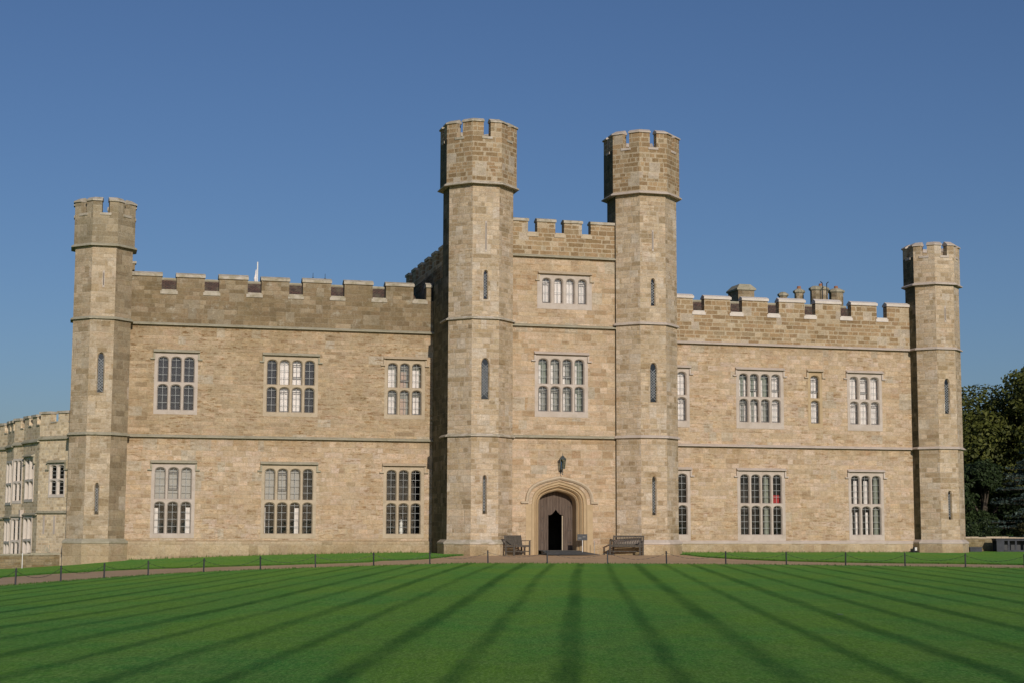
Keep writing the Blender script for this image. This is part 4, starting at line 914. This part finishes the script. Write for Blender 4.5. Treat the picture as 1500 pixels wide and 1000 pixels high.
def broad(name,label,cat,pos,h,rad,mat,seed,nleaf=26000,size=.17,trunkr=.35,zlow=.12,group=None,nl=34,flat=1.):
    rs=np.random.RandomState(seed); o=empty(name,pos); tag(o,label,cat,group)
    # clump centres spread through an ellipsoid, denser near the outside
    cl=[]
    while len(cl)<nl:
        v=rs.normal(size=3); v/=np.linalg.norm(v); r=rs.uniform(.45,.92)**.6
        z=h*(.5+zlow/2)+v[2]*r*h*(.5-zlow/2)*.92
        if z<h*zlow: continue
        cl.append(((v[0]*r*rad*.86,v[1]*r*rad*.86,z),rad*rs.uniform(.17,.34)))
    C=[];N=[]
    for (c,r) in cl:
        k=int(nleaf/nl*(r/(rad*.25))**2); v=rs.normal(size=(k,3)); v/=np.linalg.norm(v,axis=1)[:,None]
        rr=r*(rs.uniform(.3,1,k)**.4)*(1+.25*np.sin(v[:,0]*5+c[0])*np.cos(v[:,2]*6+c[1]))
        p=np.array(c)+v*rr[:,None]*np.array([1.15,1.15,.8*flat]); 
        C.append(p); N.append(v+np.array([0,0,.5]))
    C=np.vstack(C);N=np.vstack(N); keep=C[:,2]>.05; C=C[keep];N=N[keep]; N/=np.linalg.norm(N,axis=1)[:,None]
    leaves('crown',o,C,N,size,mat,rs)
    mb=MB(); pts=[(0,0,-.3)]; r=trunkr
    for i in range(1,6): pts.append((rs.normal()*.15,rs.normal()*.15,h*.12*i))
    for i in range(5): mb.beam(pts[i],pts[i+1],r*(1-.13*i),M_bark,r*(1-.13*(i+1)),n=9)
    mb.build('trunk',o,smooth=True)
    mb=MB()
    for j,(c,r_) in enumerate(cl):
        s=pts[min(5,max(1,int(c[2]/h*6)-1))]; m_=((s[0]+c[0])/2,(s[1]+c[1])/2,(s[2]+c[2])/2+.3)
        mb.beam(s,m_,trunkr*.3,M_bark,trunkr*.18,n=5); mb.beam(m_,c,trunkr*.18,M_bark,trunkr*.05,n=5)
    mb.build('limb',o,smooth=True)
    return o
M_oak=leafmat('olive_leaves',(.085,.100,.020),(.058,.074,.016),(.13,.125,.026))
M_yew=leafmat('dark_yew_leaves',(.030,.050,.016),(.02,.036,.012),(.045,.065,.02))
M_ced=leafmat('blue_green_needles',(.075,.108,.095),(.05,.08,.066),(.11,.15,.135))
M_shr=leafmat('olive_shrub_leaves',(.055,.058,.018),(.04,.045,.015),(.08,.065,.02))
broad('broadleaf_tree','tall olive green broadleaf tree rising behind the right turret','tree',(39.8,119,-.1),13.3,8.6,M_oak,3,nleaf=150000,size=.16,nl=95,zlow=.02)
broad('broadleaf_tree','broadleaf tree at the right edge, behind the blue conifer','tree',(50,124,-.1),14.5,8.8,M_oak,8,nleaf=70000,size=.2,nl=70,zlow=.02)
broad('yew_tree','dark green yew beside the foot of the right turret, under the broadleaf tree','tree',(31.2,108,-.1),5.6,3.0,M_yew,5,nleaf=26000,size=.11,nl=34,zlow=.0)
broad('yew_tree','dark low evergreen at the right edge behind the boundary wall','tree',(38,107,-.1),4.6,3.6,M_yew,15,nleaf=20000,size=.12,nl=30,zlow=.0)
broad('shrub','olive brown bushy shrub just behind the boundary wall','shrub',(32.0,99.6,-.1),2.5,1.7,M_shr,6,nleaf=9000,size=.07,trunkr=.08,nl=20,zlow=.0)
broad('shrub','small dark shrub behind the boundary wall next to the turret','shrub',(28.6,101.5,-.1),2.2,1.6,M_yew,9,nleaf=7000,size=.08,trunkr=.08,nl=18,zlow=.0)
def conifer(pos,h,rad,seed):
    rs=np.random.RandomState(seed); o=empty('cedar_tree',pos); tag(o,'blue green cedar with layered drooping branches in front of the broadleaf tree','tree')
    tb=MB(); tb.beam((0,0,-.3),(0,0,h*.95),.28,M_bark,.04,n=9); tb.build('trunk',o,smooth=True)
    lb=MB(); C=[];N=[]
    for k in range(26):
        z=h*(.05+.9*(k/26)); rr=rad*(1-(z/h)**1.5)*1.0+.25; nb=9
        for j in range(nb):
            a=rs.uniform(0,2*math.pi); l=rr*rs.uniform(.75,1.12); tip=np.array([l*math.cos(a),l*math.sin(a),z-.05*l+rs.normal()*.12]); 
            lb.beam((0,0,z-.1),tuple(tip),.035,M_bark,.01,n=4)
            m=int(150*l/rad)+50; t=rs.uniform(.2,1.05,m); side=rs.normal(size=m)*.28*(1.25-t)*l*.6
            dx=np.stack([math.cos(a)*t*l-math.sin(a)*side, math.sin(a)*t*l+math.cos(a)*side, z-.1+(tip[2]-z+.1)*t-.10*np.abs(side)+rs.normal(size=m)*.035+.1],1)
            C.append(dx); N.append(np.tile([0,0,1.],(m,1))+np.array([math.cos(a),math.sin(a),0])*.5)
    leaves('crown',o,np.vstack(C),np.vstack(N)/1.2,.105,M_ced,rs,asp=.4); lb.build('limb',o)
conifer((35.2,106,-.1),8.9,4.7,4)

# ------------------------------------------------ ragged grass fringe along path edges and wall foot
rs=np.random.RandomState(11)
def fringe(name,pts,hgt,dens,parent_mat):
    C=[]
    for (x0,y0),(x1,y1) in zip(pts,pts[1:]):
        n=int(math.dist((x0,y0),(x1,y1))*dens)
        for t in rs.uniform(0,1,n):
            x=x0+(x1-x0)*t+rs.normal()*.035; y=y0+(y1-y0)*t+rs.normal()*.035; C.append((x,y))
    V=[];F_=[]
    for x,y in C:
        z=terr(x,y)-.05; a=rs.uniform(0,math.pi); h=hgt*rs.uniform(.4,1.3); w_=.02*rs.uniform(.6,1.6); dx,dy=math.cos(a)*w_,math.sin(a)*w_; lx,ly=rs.normal(size=2)*.35*h
        k=len(V); V+=[(x-dx,y-dy,z),(x+dx,y+dy,z),(x+lx,y+ly,z+h)]; F_.append((k,k+1,k+2))
    me=bpy.data.meshes.new(name); me.from_pydata(V,[],F_); me.materials.append(parent_mat); o=bpy.data.objects.new(name,me); COL.objects.link(o)
    tag(o,'ragged fringe of grass blades along the path edges and the foot of the walls','grass',kind='stuff'); return o
front=[p for p in EDGEC if p[1]>45]
back1=[p for p in OUTC if p[1]>50 and p[0]<-1.4]; back2=[p for p in OUTC if p[1]>50 and p[0]>8.4]
wl=[lw(-19.4+i*.5,.16)[:2] for i in range(30)]; wr=[lw(8.2+i*.5,.16)[:2] for i in range(31)]
P_=[]
fringe('grass_fringe',front,.085,90,M_grass); fringe('grass_fringe',back1,.08,80,M_grass); fringe('grass_fringe',back2,.08,80,M_grass); fringe('grass_fringe',wl,.15,60,M_grass); fringe('grass_fringe',wr,.13,60,M_grass)
